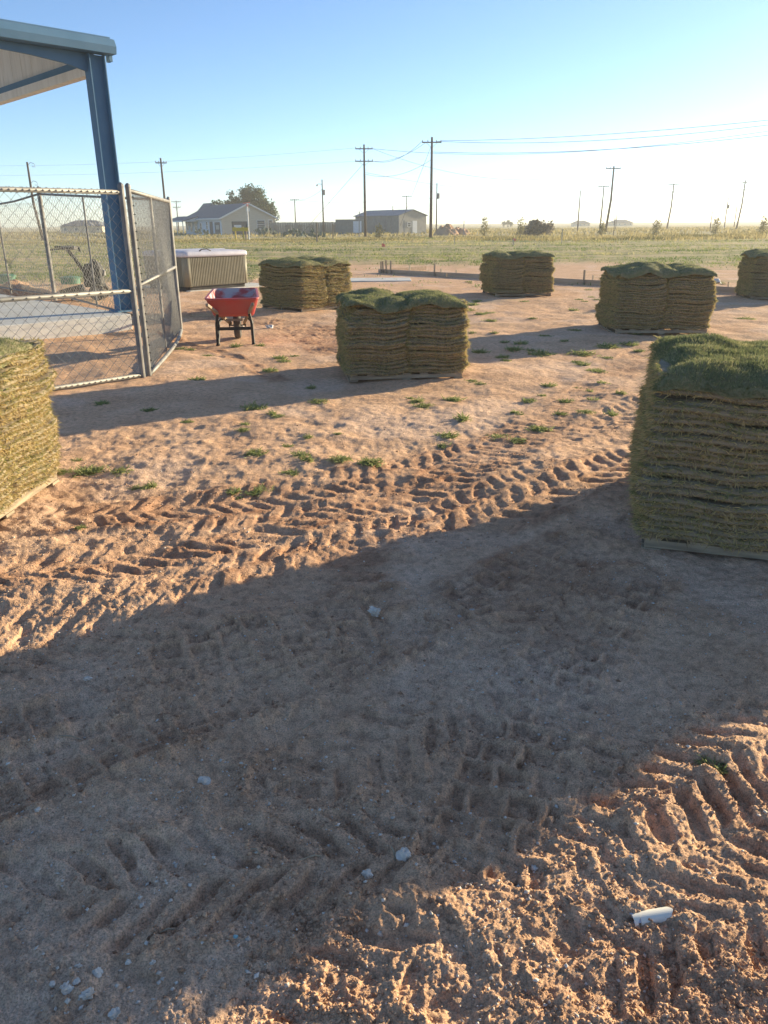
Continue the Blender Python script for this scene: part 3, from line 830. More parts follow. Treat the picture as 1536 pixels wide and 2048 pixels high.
# ------------------------------------------------------------------ walk-behind tiller behind the fence
M_TILL = mat('dusty_black_machine', (.03, .03, .03), (.06, .057, .052), scale=9, rough=.7)
tp = Vector((A(190, 570, 18.6).x, 18.6, 0))
tl = empty('garden_tiller', tp, R(8), 'dusty black walk-behind tiller parked behind the chain link panel', 'tiller'); tl.scale = (.82, .82, .82)
MB().rings([rrect(.46, .5, .06, .36), rrect(.50, .54, .08, .44), rrect(.48, .52, .08, .86), rrect(.36, .40, .1, .98)]).build('engine', M_TILL, tl, smooth=False)
MB().rings([rrect(.26, .3, .08, .975, cx=.05), rrect(.2, .24, .08, 1.06, cx=.05)]).build('fuel_tank', M_TILL, tl)
MB().tube([(.05, 0, 1.04), (.05, 0, 1.11)], .04, 10).build('fuel_cap', M_BLACK, tl)
MB().box((.26, .05, .72), (.10, .2, .16)).build('muffler', M_STEEL, tl, bevel=.02)
hb = MB(); hb.tube([(-.18, 0, .62), (-.42, 0, 1.08), (-.62, 0, 1.36)], .05, 8); hb.build('handle_column', M_TILL, tl, smooth=True)
MB().tube([(-.30, -.02, 1.42), (-.62, -.26, 1.40), (-1.0, -.28, 1.36)], .022, 8).build('handlebar', M_BLACK, tl, smooth=True)
MB().tube([(-.30, .02, 1.42), (-.62, .26, 1.44), (-1.02, .28, 1.42)], .022, 8).build('handlebar', M_BLACK, tl, smooth=True)
MB().box((-.56, 0, 1.40), (.36, .3, .10)).build('control_panel', M_STEEL, tl, bevel=.02)
MB().tube([(-.3, -.02, 1.42), (-.3, .02, 1.30)], .03, 6).build('throttle', M_BLACK, tl)
for s in (-1, 1):
    rw = []
    c = Vector((.10, s * .30, .22))
    for rad, yy in ((.12, -.06), (.19, -.075), (.22, -.05), (.22, .05), (.19, .075), (.12, .06)):
        rw.append([c + Vector((rad * math.cos(a), yy, rad * math.sin(a))) for a in np.linspace(0, 2 * math.pi, 20, endpoint=False)])
    w_ = MB().rings(rw).build('wheel', M_TYRE, tl, smooth=False)
    rm = [[c + Vector((rad * math.cos(a), yy, rad * math.sin(a))) for a in np.linspace(0, 2 * math.pi, 14, endpoint=False)] for rad, yy in ((.12, -.065), (.03, -.08), (.03, .08), (.12, .065))]
    MB().rings(rm, False, False).build('rim', M_STEEL, w_)
MB().prism([(-.9, -.34, .30), (-.40, -.34, .42), (-.30, -.34, .12), (-.92, -.34, .12)], (0, .68, 0)).build('tine_guard', M_TILL, tl)
for i in range(4):
    t_ = MB(); y = -.26 + i * .17
    for k in range(4):
        a = k * math.pi / 2 + i * .4
        t_.bar((-.62, y, .17), (-.62 + .17 * math.cos(a), y, .17 + .15 * math.sin(a)), .05, .012)
    t_.build('tine', M_TILL, tl)

# septic lids beyond the kennel
M_LID = mat('green_plastic_lid', (.055, .17, .10), (.075, .20, .125), scale=6, rough=.55)
for (x, y, Y, w, h, lab) in ((14, 556, 23.2, .52, .28, 'dark green septic lid nearest the left edge, seen through chain link'), (41, 567, 21.6, .34, .05, 'flat pale green septic lid right of the taller lid, seen through chain link'), (142, 556, 23.0, .55, .22, 'dark green septic lid beside the tiller handle')):
    p = P(x, y + 12); e = empty('septic_lid', (p.x, p.y, 0), 0, lab, 'lid', 'septic lids')
    ring_ = lambda r, z: [Vector((r * math.cos(a), r * math.sin(a), z)) for a in np.linspace(0, 2 * math.pi, 24, endpoint=False)]
    MB().rings([ring_(w * .5, -.02), ring_(w * .5, h * .75)]).build('riser', M_LID, e)
    MB().rings([ring_(w * .56, h * .75), ring_(w * .56, h * .85), ring_(w * .4, h), ring_(w * .1, h * 1.05)]).build('cover', M_LID, e)

# ------------------------------------------------------------------ form boards, stakes, pads
M_LATH = mat('pale_lath', (.60, .52, .38), (.48, .40, .28), scale=5, rough=.85, stretch=(6, 6, 1))
M_FORM = mat('dusty_form_board', (.48, .36, .26), (.36, .26, .18), scale=4, rough=.9, stretch=(.3, 3, 3))
fa_, fb_ = P(758, 546), P(1500, 588)
fdir = (fb_ - fa_).normalized(); fl = (fb_ - fa_).length
fm = empty('form_boards', fa_, math.atan2(fdir.y, fdir.x), 'long low timber form boards staked on edge across the bare pad', 'form boards')
nb_ = 4
for i in range(nb_):
    s0 = fl * i / nb_; s1 = fl * (i + 1) / nb_
    MB().box(((s0 + s1) / 2, .02 * (i % 2), .06), (s1 - s0 - .01, .04, .15)).build('plank', M_FORM, fm, bevel=.004)
MB().box((-.02, 1.2, .06), (.04, 2.4, .15)).build('plank', M_FORM, fm, bevel=.004)
stk = [(764, .51), (768, .53), (774, .58), (783, .55), (797, .30), (859, .22), (871, .52), (889, .22), (1163, .24), (1170, .51), (1187, .25), (1440, .24)]
for i, (x, h) in enumerate(stk):
    # on the board line at this bearing
    best = min(np.linspace(0, fl, 400), key=lambda s: abs((lambda p: math.atan2(p.x, p.y))(fa_ + fdir * s) - math.atan2(P(x, 560).x, P(x, 560).y)))
    tall = h > .5
    m_ = MB(); hh = h * .8 if h > .5 else h
    m_.box((best, -.045 if tall else .55, hh / 2 - .02), (.045, .035, hh), Matrix.Rotation(R(random.uniform(-4, 4)), 3, 'X') @ Matrix.Rotation(R(random.uniform(-3, 3)), 3, 'Y'))
    m_.build('stake', M_GREYWOOD if tall else M_LATH, fm)
pd = MB(); a = P(690, 563); b = P(822, 561)
pd.box(((a.x + b.x) / 2, 24.6, .0), (b.x - a.x, 1.4, .06)); o = pd.build('concrete_pad', M_CONC, bevel=.01)
tag(o, 'small pale concrete pad behind the middle sod pallet', 'pad')
pd = MB(); pd.box((0, 0, .02), (2.9, 2.7, .1)); o = pd.build('concrete_pad', M_CONC, bevel=.01); o.location = (-4.95, 22.55, -.04); o.rotation_euler = (0, 0, R(47))
tag(o, 'pale concrete pad under the hot tub', 'pad')

# ------------------------------------------------------------------ stones, pipe, scraps
def blob(rg, r, sub=2, flat=.7, name='stone', m=None, jag=.22):
    import bmesh
    bm = bmesh.new(); bmesh.ops.create_icosphere(bm, subdivisions=sub, radius=r)
    o1 = rg.random() * 50
    for v in bm.verts:
        n_ = v.co.normalized()
        k = 1 + jag * (float(perlin(np.array([n_.x * 1.6 + o1]), np.array([n_.y * 1.6 + n_.z * 2.1]), 400)[0])) + jag * .5 * float(perlin(np.array([n_.x * 4 + o1]), np.array([n_.z * 4 + n_.y * 3]), 401)[0])
        v.co = Vector((v.co.x * k, v.co.y * k * .85, v.co.z * k * flat))
    me = bpy.data.meshes.new(name); bm.to_mesh(me); bm.free(); me.materials.append(m or M_STONE)
    return me
rs = random.Random(5)
ROCKS = [(750, 1228, .030, 'angular pale stone in a small hollow, near the centre of the shade'), (410, 1568, .022, 'round pale stone lying alone in the shaded dirt, left of centre'),
         (176, 1360, .016, 'small pale stone near the left edge of the shade'), (807, 1720, .020, 'tan stone beside the zigzag tyre print, lower centre'),
         (735, 1757, .015, 'half buried tan stone left of the zigzag print stone'), (177, 2000, .017, 'grey stone by the bottom left corner, lowest of the cluster'),
         (137, 1990, .017, 'reddish long stone in the bottom left cluster'), (197, 1958, .013, 'topmost grey stone of the bottom left cluster'),
         (156, 1978, .009, 'small whitish stone in the middle of the bottom left cluster'), (107, 1980, .007, 'smallest white pebble left of the bottom left cluster'),
         (231, 2040, .014, 'grey stone cut by the bottom edge'), (944, 1217, .015, 'pale stone right of the angular stone, beside loose gravel'),
         (919, 1226, .011, 'small grey stone next to the gravel streak'), (259, 1935, .007, 'tiny white pebble upper right of the bottom left cluster'),
         (160, 1945, .008, 'small white pebble above the bottom left cluster'), (77, 1629, .009, 'small pale pebble near the left edge, in the shade'),
         (307, 1937, .007, 'tiny white pebble rightmost of the bottom left pebbles'), (1068, 1735, .011, 'brown stone among the tyre prints, lower right of centre')]
for x, y, r, lab in ROCKS:
    p = P(x, y); gz = float(ground_z(p.x, p.y)[0])
    o = link('stone', blob(rs, r * .95, 3, .62, jag=.5), None, (p.x, p.y, gz + r * .10), (rs.uniform(-.3, .3), rs.uniform(-.3, .3), rs.uniform(0, 6)))
    tag(o, lab, 'stone', 'loose stones on the dirt')

M_PVC = mat('dirty_white_pvc', (.80, .75, .64), (.60, .50, .38), scale=16, rough=.45, spec=.5, lo=.55, hi=.75)
M_PVCIN = mat('pvc_blue_grey', (.42, .46, .55), (.50, .53, .60), scale=12, rough=.5)  # bluish grey for the torn end
pa = P(1264, 1838); pb = P(1342, 1826)
pz = float(max(ground_z([pa.x, pb.x, (pa.x + pb.x) / 2], [pa.y, pb.y, (pa.y + pb.y) / 2])))
pv = empty('broken_pipe', ((pa.x + pb.x) / 2, (pa.y + pb.y) / 2, pz - .012), math.atan2(pb.y - pa.y, pb.x - pa.x), 'broken piece of white plastic pipe on gravelly dirt at lower right', 'pipe')
Lq = (pb - pa).length
def shell(x0f, x1f, r, th, a0, a1, n=18):
    m_ = MB(); vs = []
    for k in range(n + 1):
        a = a0 + (a1 - a0) * k / n
        for rr_ in (r, r - th):
            vs.append((x0f(a), rr_ * math.cos(a), rr_ * math.sin(a))); vs.append((x1f(a), rr_ * math.cos(a), rr_ * math.sin(a)))
    fs = []
    for k in range(n):
        b0, b1 = k * 4, k * 4 + 4
        fs += [(b0, b0 + 1, b1 + 1, b1), (b0 + 2, b1 + 2, b1 + 3, b0 + 3), (b0, b1, b1 + 2, b0 + 2), (b0 + 1, b0 + 3, b1 + 3, b1 + 1)]
    fs += [(0, 2, 3, 1), (n * 4, n * 4 + 1, n * 4 + 3, n * 4 + 2)]
    return m_.add(vs, fs)
shell(lambda a: -Lq * .34, lambda a: Lq * (.40 + .10 * math.sin(a) + .03 * math.sin(a * 5)), .020, .003, R(-12), R(192)).build('barrel', M_PVC, pv, smooth=False)
shell(lambda a: -Lq * (.50 - .02 * math.sin(a * 7)), lambda a: -Lq * .345, .0185, .003, R(-5), R(150)).build('torn_end', M_PVCIN, pv)
shell(lambda a: -Lq * .51, lambda a: -Lq * (.36 + .06 * math.sin(a * 3)), .0205, .002, R(80), R(188)).build('flap', M_PVC, pv)
shell(lambda a: -Lq * .52, lambda a: -Lq * (.40 - .05 * math.cos(a)), .021, .002, R(188), R(235)).build('shard', M_PVC, pv)

M_SCRAP = mat('white_scrap', (.72, .70, .66), (.6, .57, .52), scale=9, rough=.8)
for i, (x, y, s, lab) in enumerate(((540, 657, .07, 'crumpled white paper scrap right of the wheelbarrow'), (485, 655, .035, 'tiny white scrap by the wheelbarrow leg'), (1433, 567, .14, 'white plastic scrap on the form boards at right'))):
    p = P(x, y); gz = float(ground_z(p.x, p.y)[0])
    tag(link('paper_scrap', blob(rs, s, 2, .5, 'paper_scrap', M_SCRAP, .6), None, (p.x, p.y, gz + s * .3), (0, 0, rs.uniform(0, 6))), lab, 'scrap')

M_TWIG = mat('dry_twig', (.42, .33, .22), (.30, .23, .15), scale=20, rough=.9)
for x0, y0, x1, y1, lab in ((600, 1735, 655, 1712, 'flat wood splinter beside the zigzag tyre print'), (503, 1712, 520, 1722, 'short pale splinter left of the flat wood splinter'), (783, 1702, 790, 1728, 'thin upright splinter touching the tan stone'), (120, 1480, 165, 1478, 'thin curved twig in the shaded dirt at left'), (605, 1455, 628, 1438, 'thin pale twig in the shade left of centre'), (320, 1872, 352, 1862, 'dark thin twig near the bottom left')):
    a_, b_ = P(x0, y0), P(x1, y1); m_ = (a_ + b_) / 2
    for q in (a_, b_, m_): q.z = float(ground_z(q.x, q.y)[0]) + .004
    m_.z += .004
    tag(MB().tube([a_, m_ + Vector((.002, .003, 0)), b_], [.0016, .0024, .0014], 6).build('twig', M_TWIG, None), lab, 'twig', 'splinters and twigs')
M_TEAL = mat('teal_plastic', (.35, .55, .55), (.30, .48, .48), rough=.5)
p = P(472, 1883)
tag(link('plastic_scrap', blob(rs, .006, 2, .5, 'plastic_scrap', M_TEAL, .8), None, (p.x, p.y, float(ground_z(p.x, p.y)[0]) + .003)), 'tiny teal plastic scrap in the shaded dirt at bottom centre left', 'scrap')

# pebbles and crumbs nobody could count
def pebbles(name, n, region, size, m, label, cat, seed, dens=None, sink=.3, octa=False):
    rg = np.random.default_rng(seed)
    ico_v, ico_f = None, None
    t = (1 + 5 ** .5) / 2
    iv = np.array([(-1, t, 0), (1, t, 0), (-1, -t, 0), (1, -t, 0), (0, -1, t), (0, 1, t), (0, -1, -t), (0, 1, -t), (t, 0, -1), (t, 0, 1), (-t, 0, -1), (-t, 0, 1)], float)
    iv /= np.linalg.norm(iv[0])
    jf = np.array([(0, 11, 5), (0, 5, 1), (0, 1, 7), (0, 7, 10), (0, 10, 11), (1, 5, 9), (5, 11, 4), (11, 10, 2), (10, 7, 6), (7, 1, 8), (3, 9, 4), (3, 4, 2), (3, 2, 6), (3, 6, 8), (3, 8, 9), (4, 9, 5), (2, 4, 11), (6, 2, 10), (8, 6, 7), (9, 8, 1)])
    if octa:
        iv = np.array([(1, 0, 0), (0, 1, 0), (-1, 0, 0), (0, -1, 0), (0, 0, 1), (0, 0, -1)], float)
        jf = np.array([(0, 1, 4), (1, 2, 4), (2, 3, 4), (3, 0, 4), (1, 0, 5), (2, 1, 5), (3, 2, 5), (0, 3, 5)])
    nv_ = len(iv)
    xs, ys = region(rg, n * 4)
    if dens is not None:
        k = rg.random(len(xs)) < dens(xs, ys); xs, ys = xs[k], ys[k]
    xs, ys = xs[:n], ys[:n]; n = len(xs)
    z = ground_z(xs, ys)
    r = size[0] * (size[1] / size[0]) ** (rg.random(n) ** 3.4)
    sc = r[:, None] * rg.uniform(.55, 1.45, (n, 3)); sc[:, 2] *= .75
    jit = 1 + rg.uniform(-.36, .36, (n, nv_, 1))
    ang = rg.uniform(0, 6.28, n); ca, sa = np.cos(ang)[:, None], np.sin(ang)[:, None]
    L = iv[None] * jit * sc[:, None, :]
    X = L[..., 0] * ca - L[..., 1] * sa; Y = L[..., 0] * sa + L[..., 1] * ca
    V = np.stack([X + xs[:, None], Y + ys[:, None], L[..., 2] + (z + r * sink)[:, None]], -1).reshape(-1, 3)
    T = (jf[None] + (np.arange(n) * nv_)[:, None, None]).reshape(-1, 3)
    me = np_mesh(name, V, T, m, smooth=False)
    o = link(name, me); tag(o, label, cat, kind='stuff')
    return o
def fan(y0, y1, half=.66, bias=1.0):
    def f(rg, n):
        u = rg.random(n); y = y0 * (y1 / y0) ** (u ** bias)
        return rg.uniform(-half, half, n) * y, y
    return f
def peb_dens(x, y):
    return (.3 + .7 * sstep(-.1, .5, fbm(x * 1.9 + 5, y * 1.9, 2, 500))) * (1 - .75 * sstep(.2, .6, x) * (1 - sstep(1.3, 1.7, y)))
pebbles('pebbles', 10000, fan(1.02, 5.5), (.0012, .0068), M_STONE, 'pale pebbles sprinkled over the dirt', 'pebbles', 21, peb_dens, .55, True)
def clod_dens(x, y):
    ch = relief(x, y)[1]
    return .06 + .94 * ch * sstep(-.2, .5, fbm(x * 2.3 + 9, y * 2.3, 2, 510))
pebbles('soil_crumbs', 30000, fan(1.0, 6.5), (.0015, .0085), M_CLOD, 'reddish soil crumbs along the tyre tracks', 'soil crumbs', 22, clod_dens, .3, True)
def heap_reg(rg, n): return rg.normal(.80, .22, n), 1.0 + np.abs(rg.normal(.06, .20, n))
pebbles('loose_gravel', 12000, heap_reg, (.0013, .0068), M_CLOD, 'loose brown gravel heaped at the bottom right corner', 'gravel', 23, None, .5, True)

# ------------------------------------------------------------------ weeds in the dirt
def weed_mesh(seed, n, spread, h, wid):
    rg = np.random.default_rng(seed)
    k = 1; cen = np.zeros((1, 2)); w = np.zeros(n, int)
    root = np.concatenate([cen[w] + rg.normal(0, spread * .2, (n, 2)), np.full((n, 1), -.004)], 1)
    a = rg.uniform(0, 6.283, n); el = rg.uniform(.02, 1.25, n) * rg.uniform(.4, 1, n)
    dirs = np.stack([np.cos(a) * np.cos(el), np.sin(a) * np.cos(el), np.sin(el)], 1)
    V, T, v = blades(root, dirs, rg.uniform(.5, 1.2, n) * h, rg.uniform(.7, 1.3, n) * wid, np.clip(rg.normal(.45, .25, n), 0, 1), rg, .3)
    return np_mesh('weed', V, T, M_WEED, var=v)
WEEDS = [weed_mesh(600 + i, 110 + 50 * (i % 3), .12 + .06 * (i % 3), .055 + .025 * (i % 2), .0085) for i in range(7)]
WL = [(375, 842), (487, 864), (490, 852), (545, 830), (557, 834), (512, 912), (575, 895), (600, 917), (615, 925), (617, 879), (637, 804), (676, 874), (681, 927), (277, 972), (300, 972), (245, 944), (150, 920), (165, 942), (120, 945), (465, 985), (478, 992), (505, 985), (522, 978), (160, 1060), (580, 950), (742, 932), (196, 938)]
WM = [(560, 716), (568, 722), (590, 710), (520, 692), (472, 693), (380, 700), (357, 698), (541, 740), (505, 584), (415, 712), (622, 772), (395, 760), (300, 820), (205, 808), (505, 815)]
WR = [(835, 802), (895, 872), (888, 887), (960, 767), (1030, 827), (1042, 832), (1035, 880), (1120, 829), (1132, 804), (1170, 827), (1188, 800), (1180, 782), (1225, 829), (1240, 790), (1000, 873), (1080, 857), (942, 762), (1155, 722), (1168, 727), (1192, 740), (1150, 772), (905, 800), (1085, 790), (1060, 800), (925, 842), (1005, 715), (1010, 722), (820, 795), (850, 812), (1215, 715), (1100, 770), (1205, 765)]
ORD = ['first', 'second', 'third', 'fourth', 'fifth', 'sixth', 'seventh', 'eighth', 'ninth', 'tenth', 'eleventh', 'twelfth']
ROWS = ['nearest', 'second nearest', 'third nearest', 'fourth nearest', 'fifth nearest', 'sixth nearest', 'seventh nearest', 'eighth nearest']
def plant_weeds(pts, place, group, lo=.8, hi=1.4, seed=1):
    rg = random.Random(seed)
    pts = sorted(pts, key=lambda q: -q[1]); per = 8; labs = {}
    for r in range(0, len(pts), per):
        for k, q in enumerate(sorted(pts[r:r + per])):
            labs[q] = f'{ORD[k]} from left in the {ROWS[r // per]} row of weeds {place}' if len(pts) > 1 else place
    for x, y in pts:
        label = labs[(x, y)]
        p = P(x, y); gz = float(ground_z(p.x, p.y)[0]); s = rg.uniform(lo, hi)
        o = link('weed', WEEDS[rg.randrange(7)], None, (p.x, p.y, gz), (0, 0, rg.uniform(0, 6.28)), (s, s, s * rg.uniform(.7, 1.1)))
        tag(o, label, 'weed', group)
plant_weeds(WL, 'right of the left pallet', 'weeds left of centre', .5, .85, 1)
plant_weeds(WM, 'around the wheelbarrow', 'weeds near the wheelbarrow', .7, 1.2, 2)
plant_weeds(WR, 'right of the middle pallet', 'weeds right of the middle pallet', .7, 1.15, 3)
plant_weeds([(1425, 1535)], 'sprawling grass weed on the track ridge near the right edge', None, .7, .75, 4)
rg_ = random.Random(9); far_w = []
for _ in range(64):
    far_w.append((round(rg_.uniform(930, 1500), 1), round(560 + 150 * rg_.random() ** 1.3, 1)))
plant_weeds(far_w, 'among the farther pallets', 'weeds among the farther pallets', .8, 1.6, 5)

# ------------------------------------------------------------------ field grass and the tall weed bank
def grass_stuff(name, xs, ys, h, n_per, spread, wid, m, label, seed, tone=0.0, lean=.35):
    rg = np.random.default_rng(seed); n = len(xs)
    X = np.repeat(xs, n_per) + rg.normal(0, 1, n * n_per) * np.repeat(spread, n_per)
    Y = np.repeat(ys, n_per) + rg.normal(0, 1, n * n_per) * np.repeat(spread, n_per)
    H = np.repeat(h, n_per) * rg.uniform(.4, 1.1, n * n_per)
    z = ground_z(X, Y) - .01
    root = np.stack([X, Y, z], 1)
    dirs = np.concatenate([rg.normal(0, lean, (len(X), 2)), np.ones((len(X), 1))], 1)
    var = np.clip(np.repeat(tone, n_per) + rg.normal(0, .18, len(X)), 0, 1)
    V, T, v = blades(root, dirs, H, np.repeat(wid, n_per) * rg.uniform(.6, 1.3, len(X)), var, rg, .35)
    o = link(name, np_mesh(name, V, T, m, var=v)); tag(o, label, 'grass', kind='stuff')
    return o
rg = np.random.default_rng(77)
# low field growth, thinning toward the bare pad
n = 26000
u = rg.random(n); Y = 19 * (105 / 19) ** u; X = rg.uniform(-.66, .66, n) * Y
fld = relief(X, Y)[3]
pat = fbm(X * .12, Y * .30, 3, 700)
keep = rg.random(n) < np.clip(fld, 0, 1) * np.clip(.40 + .9 * pat, .06, 1)
X, Y, pat = X[keep], Y[keep], pat[keep]
tone = np.clip(.36 + .55 * fbm(X * .05 + 9, Y * .16, 3, 710) + (Y > 62) * .22, 0, 1)
grass_stuff('field_grass', X, Y, .06 + .0009 * Y + .07 * np.maximum(0, pat), 7, .10 + .004 * Y, .010 + .0006 * Y, M_FIELDGRASS, 'low green and straw field grass beyond the bare pad', 5, tone)
# tall dry weeds before the houses
n = 3800
Xb = rg.uniform(-62, 80, n); cy = 92 + 9 * fbm(Xb * .03, Xb * 0 + 3, 2, 720) + rg.normal(0, 7, n)
hb_ = np.clip(.42 + .5 * fbm(Xb * .12, cy * .12, 3, 730), .15, 1.1) * np.clip(.45 + (Xb + 5) / 70, .4, 1.15)
grass_stuff('tall_weeds', Xb, cy, hb_, 14, np.full(n, .6), np.full(n, .08), M_DRYGRASS, 'bank of tall dry weeds in front of the far buildings', 6, np.clip(.5 + .5 * fbm(Xb * .1, cy * .2, 2, 740), 0, 1), .25)
n = 2400
Xb = rg.uniform(-110, 170, n); cy = rg.uniform(115, 260, n)
grass_stuff('far_weeds', Xb, cy, np.full(n, .55), 10, np.full(n, 1.3), np.full(n, .22), M_DRYGRASS, 'golden dry grass reaching to the horizon', 7, np.full(n, .5), .25)

# ------------------------------------------------------------------ utility poles and lines
M_INS = mat('insulator', (.30, .28, .27), (.2, .19, .18), rough=.4)
M_CABLE = mat('power_cable', (.10, .10, .11), (.07, .07, .08), rough=.6)
def pole(x, ytop, Y, h_extra=0, r=.17, arms=(), label='', lean=0.0, box=False, name='utility_pole', lamp=False):
    t = A(x, ytop, Y); H = t.z
    e = empty(name, (t.x, Y, 0), 0, label, 'utility pole', 'utility poles')
    MB().tube([(lean * H, 0, -.3), (0, 0, H * .5), (0, 0, H)], [r, r * .85, r * .62], 10).build('shaft', M_POLE, e, smooth=True)
    for z, L, yaw in arms:
        zz = H - z; d = Vector((math.cos(yaw), math.sin(yaw), 0)); nn = Vector((-d.y, d.x, 0))
        ar = MB(); ar.bar(-d * L / 2 + nn * r * .8 + Vector((0, 0, zz)), d * L / 2 + nn * r * .8 + Vector((0, 0, zz)), .11, .13)
        ao = ar.build('crossarm', M_POLE, e)
        for s in (-.47, -.2, .24, .47):
            c = d * L * s + nn * r * .8 + Vector((0, 0, zz + .065))
            MB().tube([c, c + Vector((0, 0, .10)), c + Vector((0, 0, .2))], [.03, .065, .03], 8).build('insulator', M_INS, ao)
        for s in (-1, 1):
            MB().bar(d * L * .28 * s + nn * r * .8 + Vector((0, 0, zz - .05)), nn * r * .8 + Vector((0, 0, zz - .6)), .03, .03).build('arm_brace', M_POLE, e)
    if box:
        MB().tube([(.3, -.1, H - 2.6), (.3, -.1, H - 1.7)], .24, 12).build('transformer', M_INS, e)
    if lamp:
        MB().tube([(0, 0, H - .9), (-.5, 0, H - .7), (-.9, 0, H - .8)], .04, 6).build('lamp_arm', M_INS, e)
        MB().tube([(-.9, 0, H - .8), (-.9, 0, H - 1.1)], [.1, .2], 8).build('lamp_head', M_INS, e)
    return e, H
PL = {}
def addp(k, *a, **kw): PL[k] = pole(*a, **kw)
addp('a', 864, 274, 100, arms=((.55, 2.3, .05),), label='tallest utility pole, single crossarm, right of the grey shed', r=.2)
addp('b', 728, 289, 112, arms=((.5, 2.3, .1), (2.0, 2.4, .1)), label='utility pole with two stacked crossarms in front of the grey shed', r=.19)
addp('c', 644, 359, 150, arms=(), label='short pole with lamp and transformer in front of the board fence', box=True, lamp=True, r=.15)
addp('d', 589, 398, 190, arms=((.2, 2.0, .2),), label='far pole with small crossarm above the board fence', r=.14)
addp('e', 874, 366, 150, arms=(), label='thin pole with transformer just right of the tallest pole', box=True, r=.14)
addp('f', 813, 391, 210, arms=((.2, 2.2, 0),), label='far pole rising behind the grey shed roof', r=.15)
addp('g', 1228, 332, 132, arms=((.35, 2.4, .1),), label='leaning pole with single crossarm at right of centre', lean=-.05, r=.19)
addp('h', 1208, 371, 170, arms=((.2, 2.2, .1),), label='shorter pole just left of the leaning pole', lean=-.01, r=.16)
addp('i', 1161, 381, 180, arms=(), label='bare pole without crossarm left of the leaning pole', r=.15)
addp('j', 1348, 366, 190, arms=((.3, 2.6, .1), (1.9, 2.0, .4)), label='leaning pole with two crossarms between the leaning pole and the right edge', lean=-.05, r=.19)
addp('k', 1491, 360, 185, arms=((.5, 1.6, .2), (2.0, 2.6, .2)), label='two-armed pole nearest the right edge', lean=-.05, r=.19)
addp('l', 1457, 394, 200, arms=(), label='short pole with small box left of the right-edge pole', box=True, r=.14)
addp('m', 1475, 405, 210, arms=(), label='bare short pole tucked left of the right-edge pole', r=.13)
addp('n', 54, 324, 100, arms=(), label='leaning pole at far left with curled wire hooks', lean=.06, r=.17)
addp('o', 321, 316, 115, arms=((.6, 1.5, .2),), label='dark leaning pole behind the gate', lean=.04, r=.18)
addp('p', 352, 401, 210, arms=((.3, 2.4, 0), (1.6, 2.0, 0)), label='far pole with two crossarms left of the house', r=.15)
addp('q', 1425, 422, 150, arms=(), label='thin bare post standing in weeds left of the right-edge pole group', r=.09)
addp('s', 1234, 427, 210, arms=(), label='small thin pole beside the far right house', r=.10)
e = PL['n'][0]; H = PL['n'][1]
for z in (.3, 2.3):
    MB().tube([(.1, 0, H - z), (.4, 0, H - z + .25), (.8, 0, H - z + .1), (.9, 0, H - z - .25), (.5, 0, H - z - .2)], .03, 5).build('wire_hook', M_INS, e)
def wire(p0, p1, sag, label, r=.022, n=20, group='overhead lines'):
    p0 = Vector(p0); p1 = Vector(p1)
    pts = [p0.lerp(p1, i / n) - Vector((0, 0, 4 * sag * (i / n) * (1 - i / n))) for i in range(n + 1)]
    o = MB().tube(pts, r, 5).build('power_line', M_CABLE, None, smooth=True)
    tag(o, label, 'power line', group); return o
a = lambda k, z=0, dx=0: Vector((PL[k][0].location.x + dx, PL[k][0].location.y, PL[k][1] - z))
OFF = [A(1700, y, 70) for y in (222, 228, 250)]
wire(a('a', .4, 1.1), OFF[0], .5, 'upper power line running right from the tallest pole', .022)
wire(a('a', .45, .5), OFF[1], .9, 'second power line running right from the tallest pole', .022)
wire(a('a', 1.6, .15), OFF[2], .8, 'lowest power line running right from the tallest pole to the edge', .024)
wire(a('b', .5, 1.1), A(1700, 236, 74), 1.6, 'long line passing behind the tallest pole toward the upper right', .02)
wire(a('b', .5, 1.1), a('g', .35, -1.1), 2.6, 'sagging line from the two-armed pole to the leaning pole, upper', .02)
wire(a('b', 3.4, .2), a('h', .2, 0), 1.6, 'sagging line from the two-armed pole to the shorter leaning pole', .02)
wire(a('b', 2.0, 1.1), a('a', .4, -1.1), .9, 'slack line swinging up from lower crossarm to the tallest pole', .022)
wire(a('b', 2.0, .8), a('a', .5, -.6), .7, 'second slack line swinging up from lower crossarm to the tallest pole', .02)
wire(a('b', 3.6, .2), a('a', 2.4, 0), .9, 'lowest slack line between the two tall poles', .02)
wire(a('b', .4, -1.1), A(-200, 328, 150), 1.0, 'faint upper line running left from the two-armed pole', .011)
wire(a('b', 2.0, -1.1), A(-200, 348, 150), .8, 'faint lower line running left from the two-armed pole', .011)
wire(a('b', 2.3, -.1), Vector((-11.8, 118, .2)), .0, 'guy wire slanting down left of the two-armed pole', .02)
wire(a('a', 1.0, -.1), A(800, 452, 106), .0, 'guy wire slanting down left of the tallest pole', .02)
wire(a('d', .2, .3), a('c', 1.6, 0), .6, 'service line between far pole and the lamp pole', .022)
wire(a('d', .2, -.3), A(470, 434, 170), .3, 'service line dropping from the far pole to the house', .022)
wire(a('d', .2, .6), a('f', .2, 0), 1.0, 'far low line between small poles above the sheds', .025)
wire(a('f', .2, .6), a('h', .2, -.8), 1.5, 'far low line from the shed pole to the right', .025)
wire(a('h', .2, .6), a('j', 1.9, -.8), .9, 'line from the shorter leaning pole to the two-armed leaning pole', .024)
wire(a('j', .3, 1.0), a('k', .6, -.6), 1.2, 'line between the two poles nearest the right edge', .024)
wire(a('g', .6, .2), A(1250, 440, 140), .0, 'guy wire right of the leaning pole', .016)

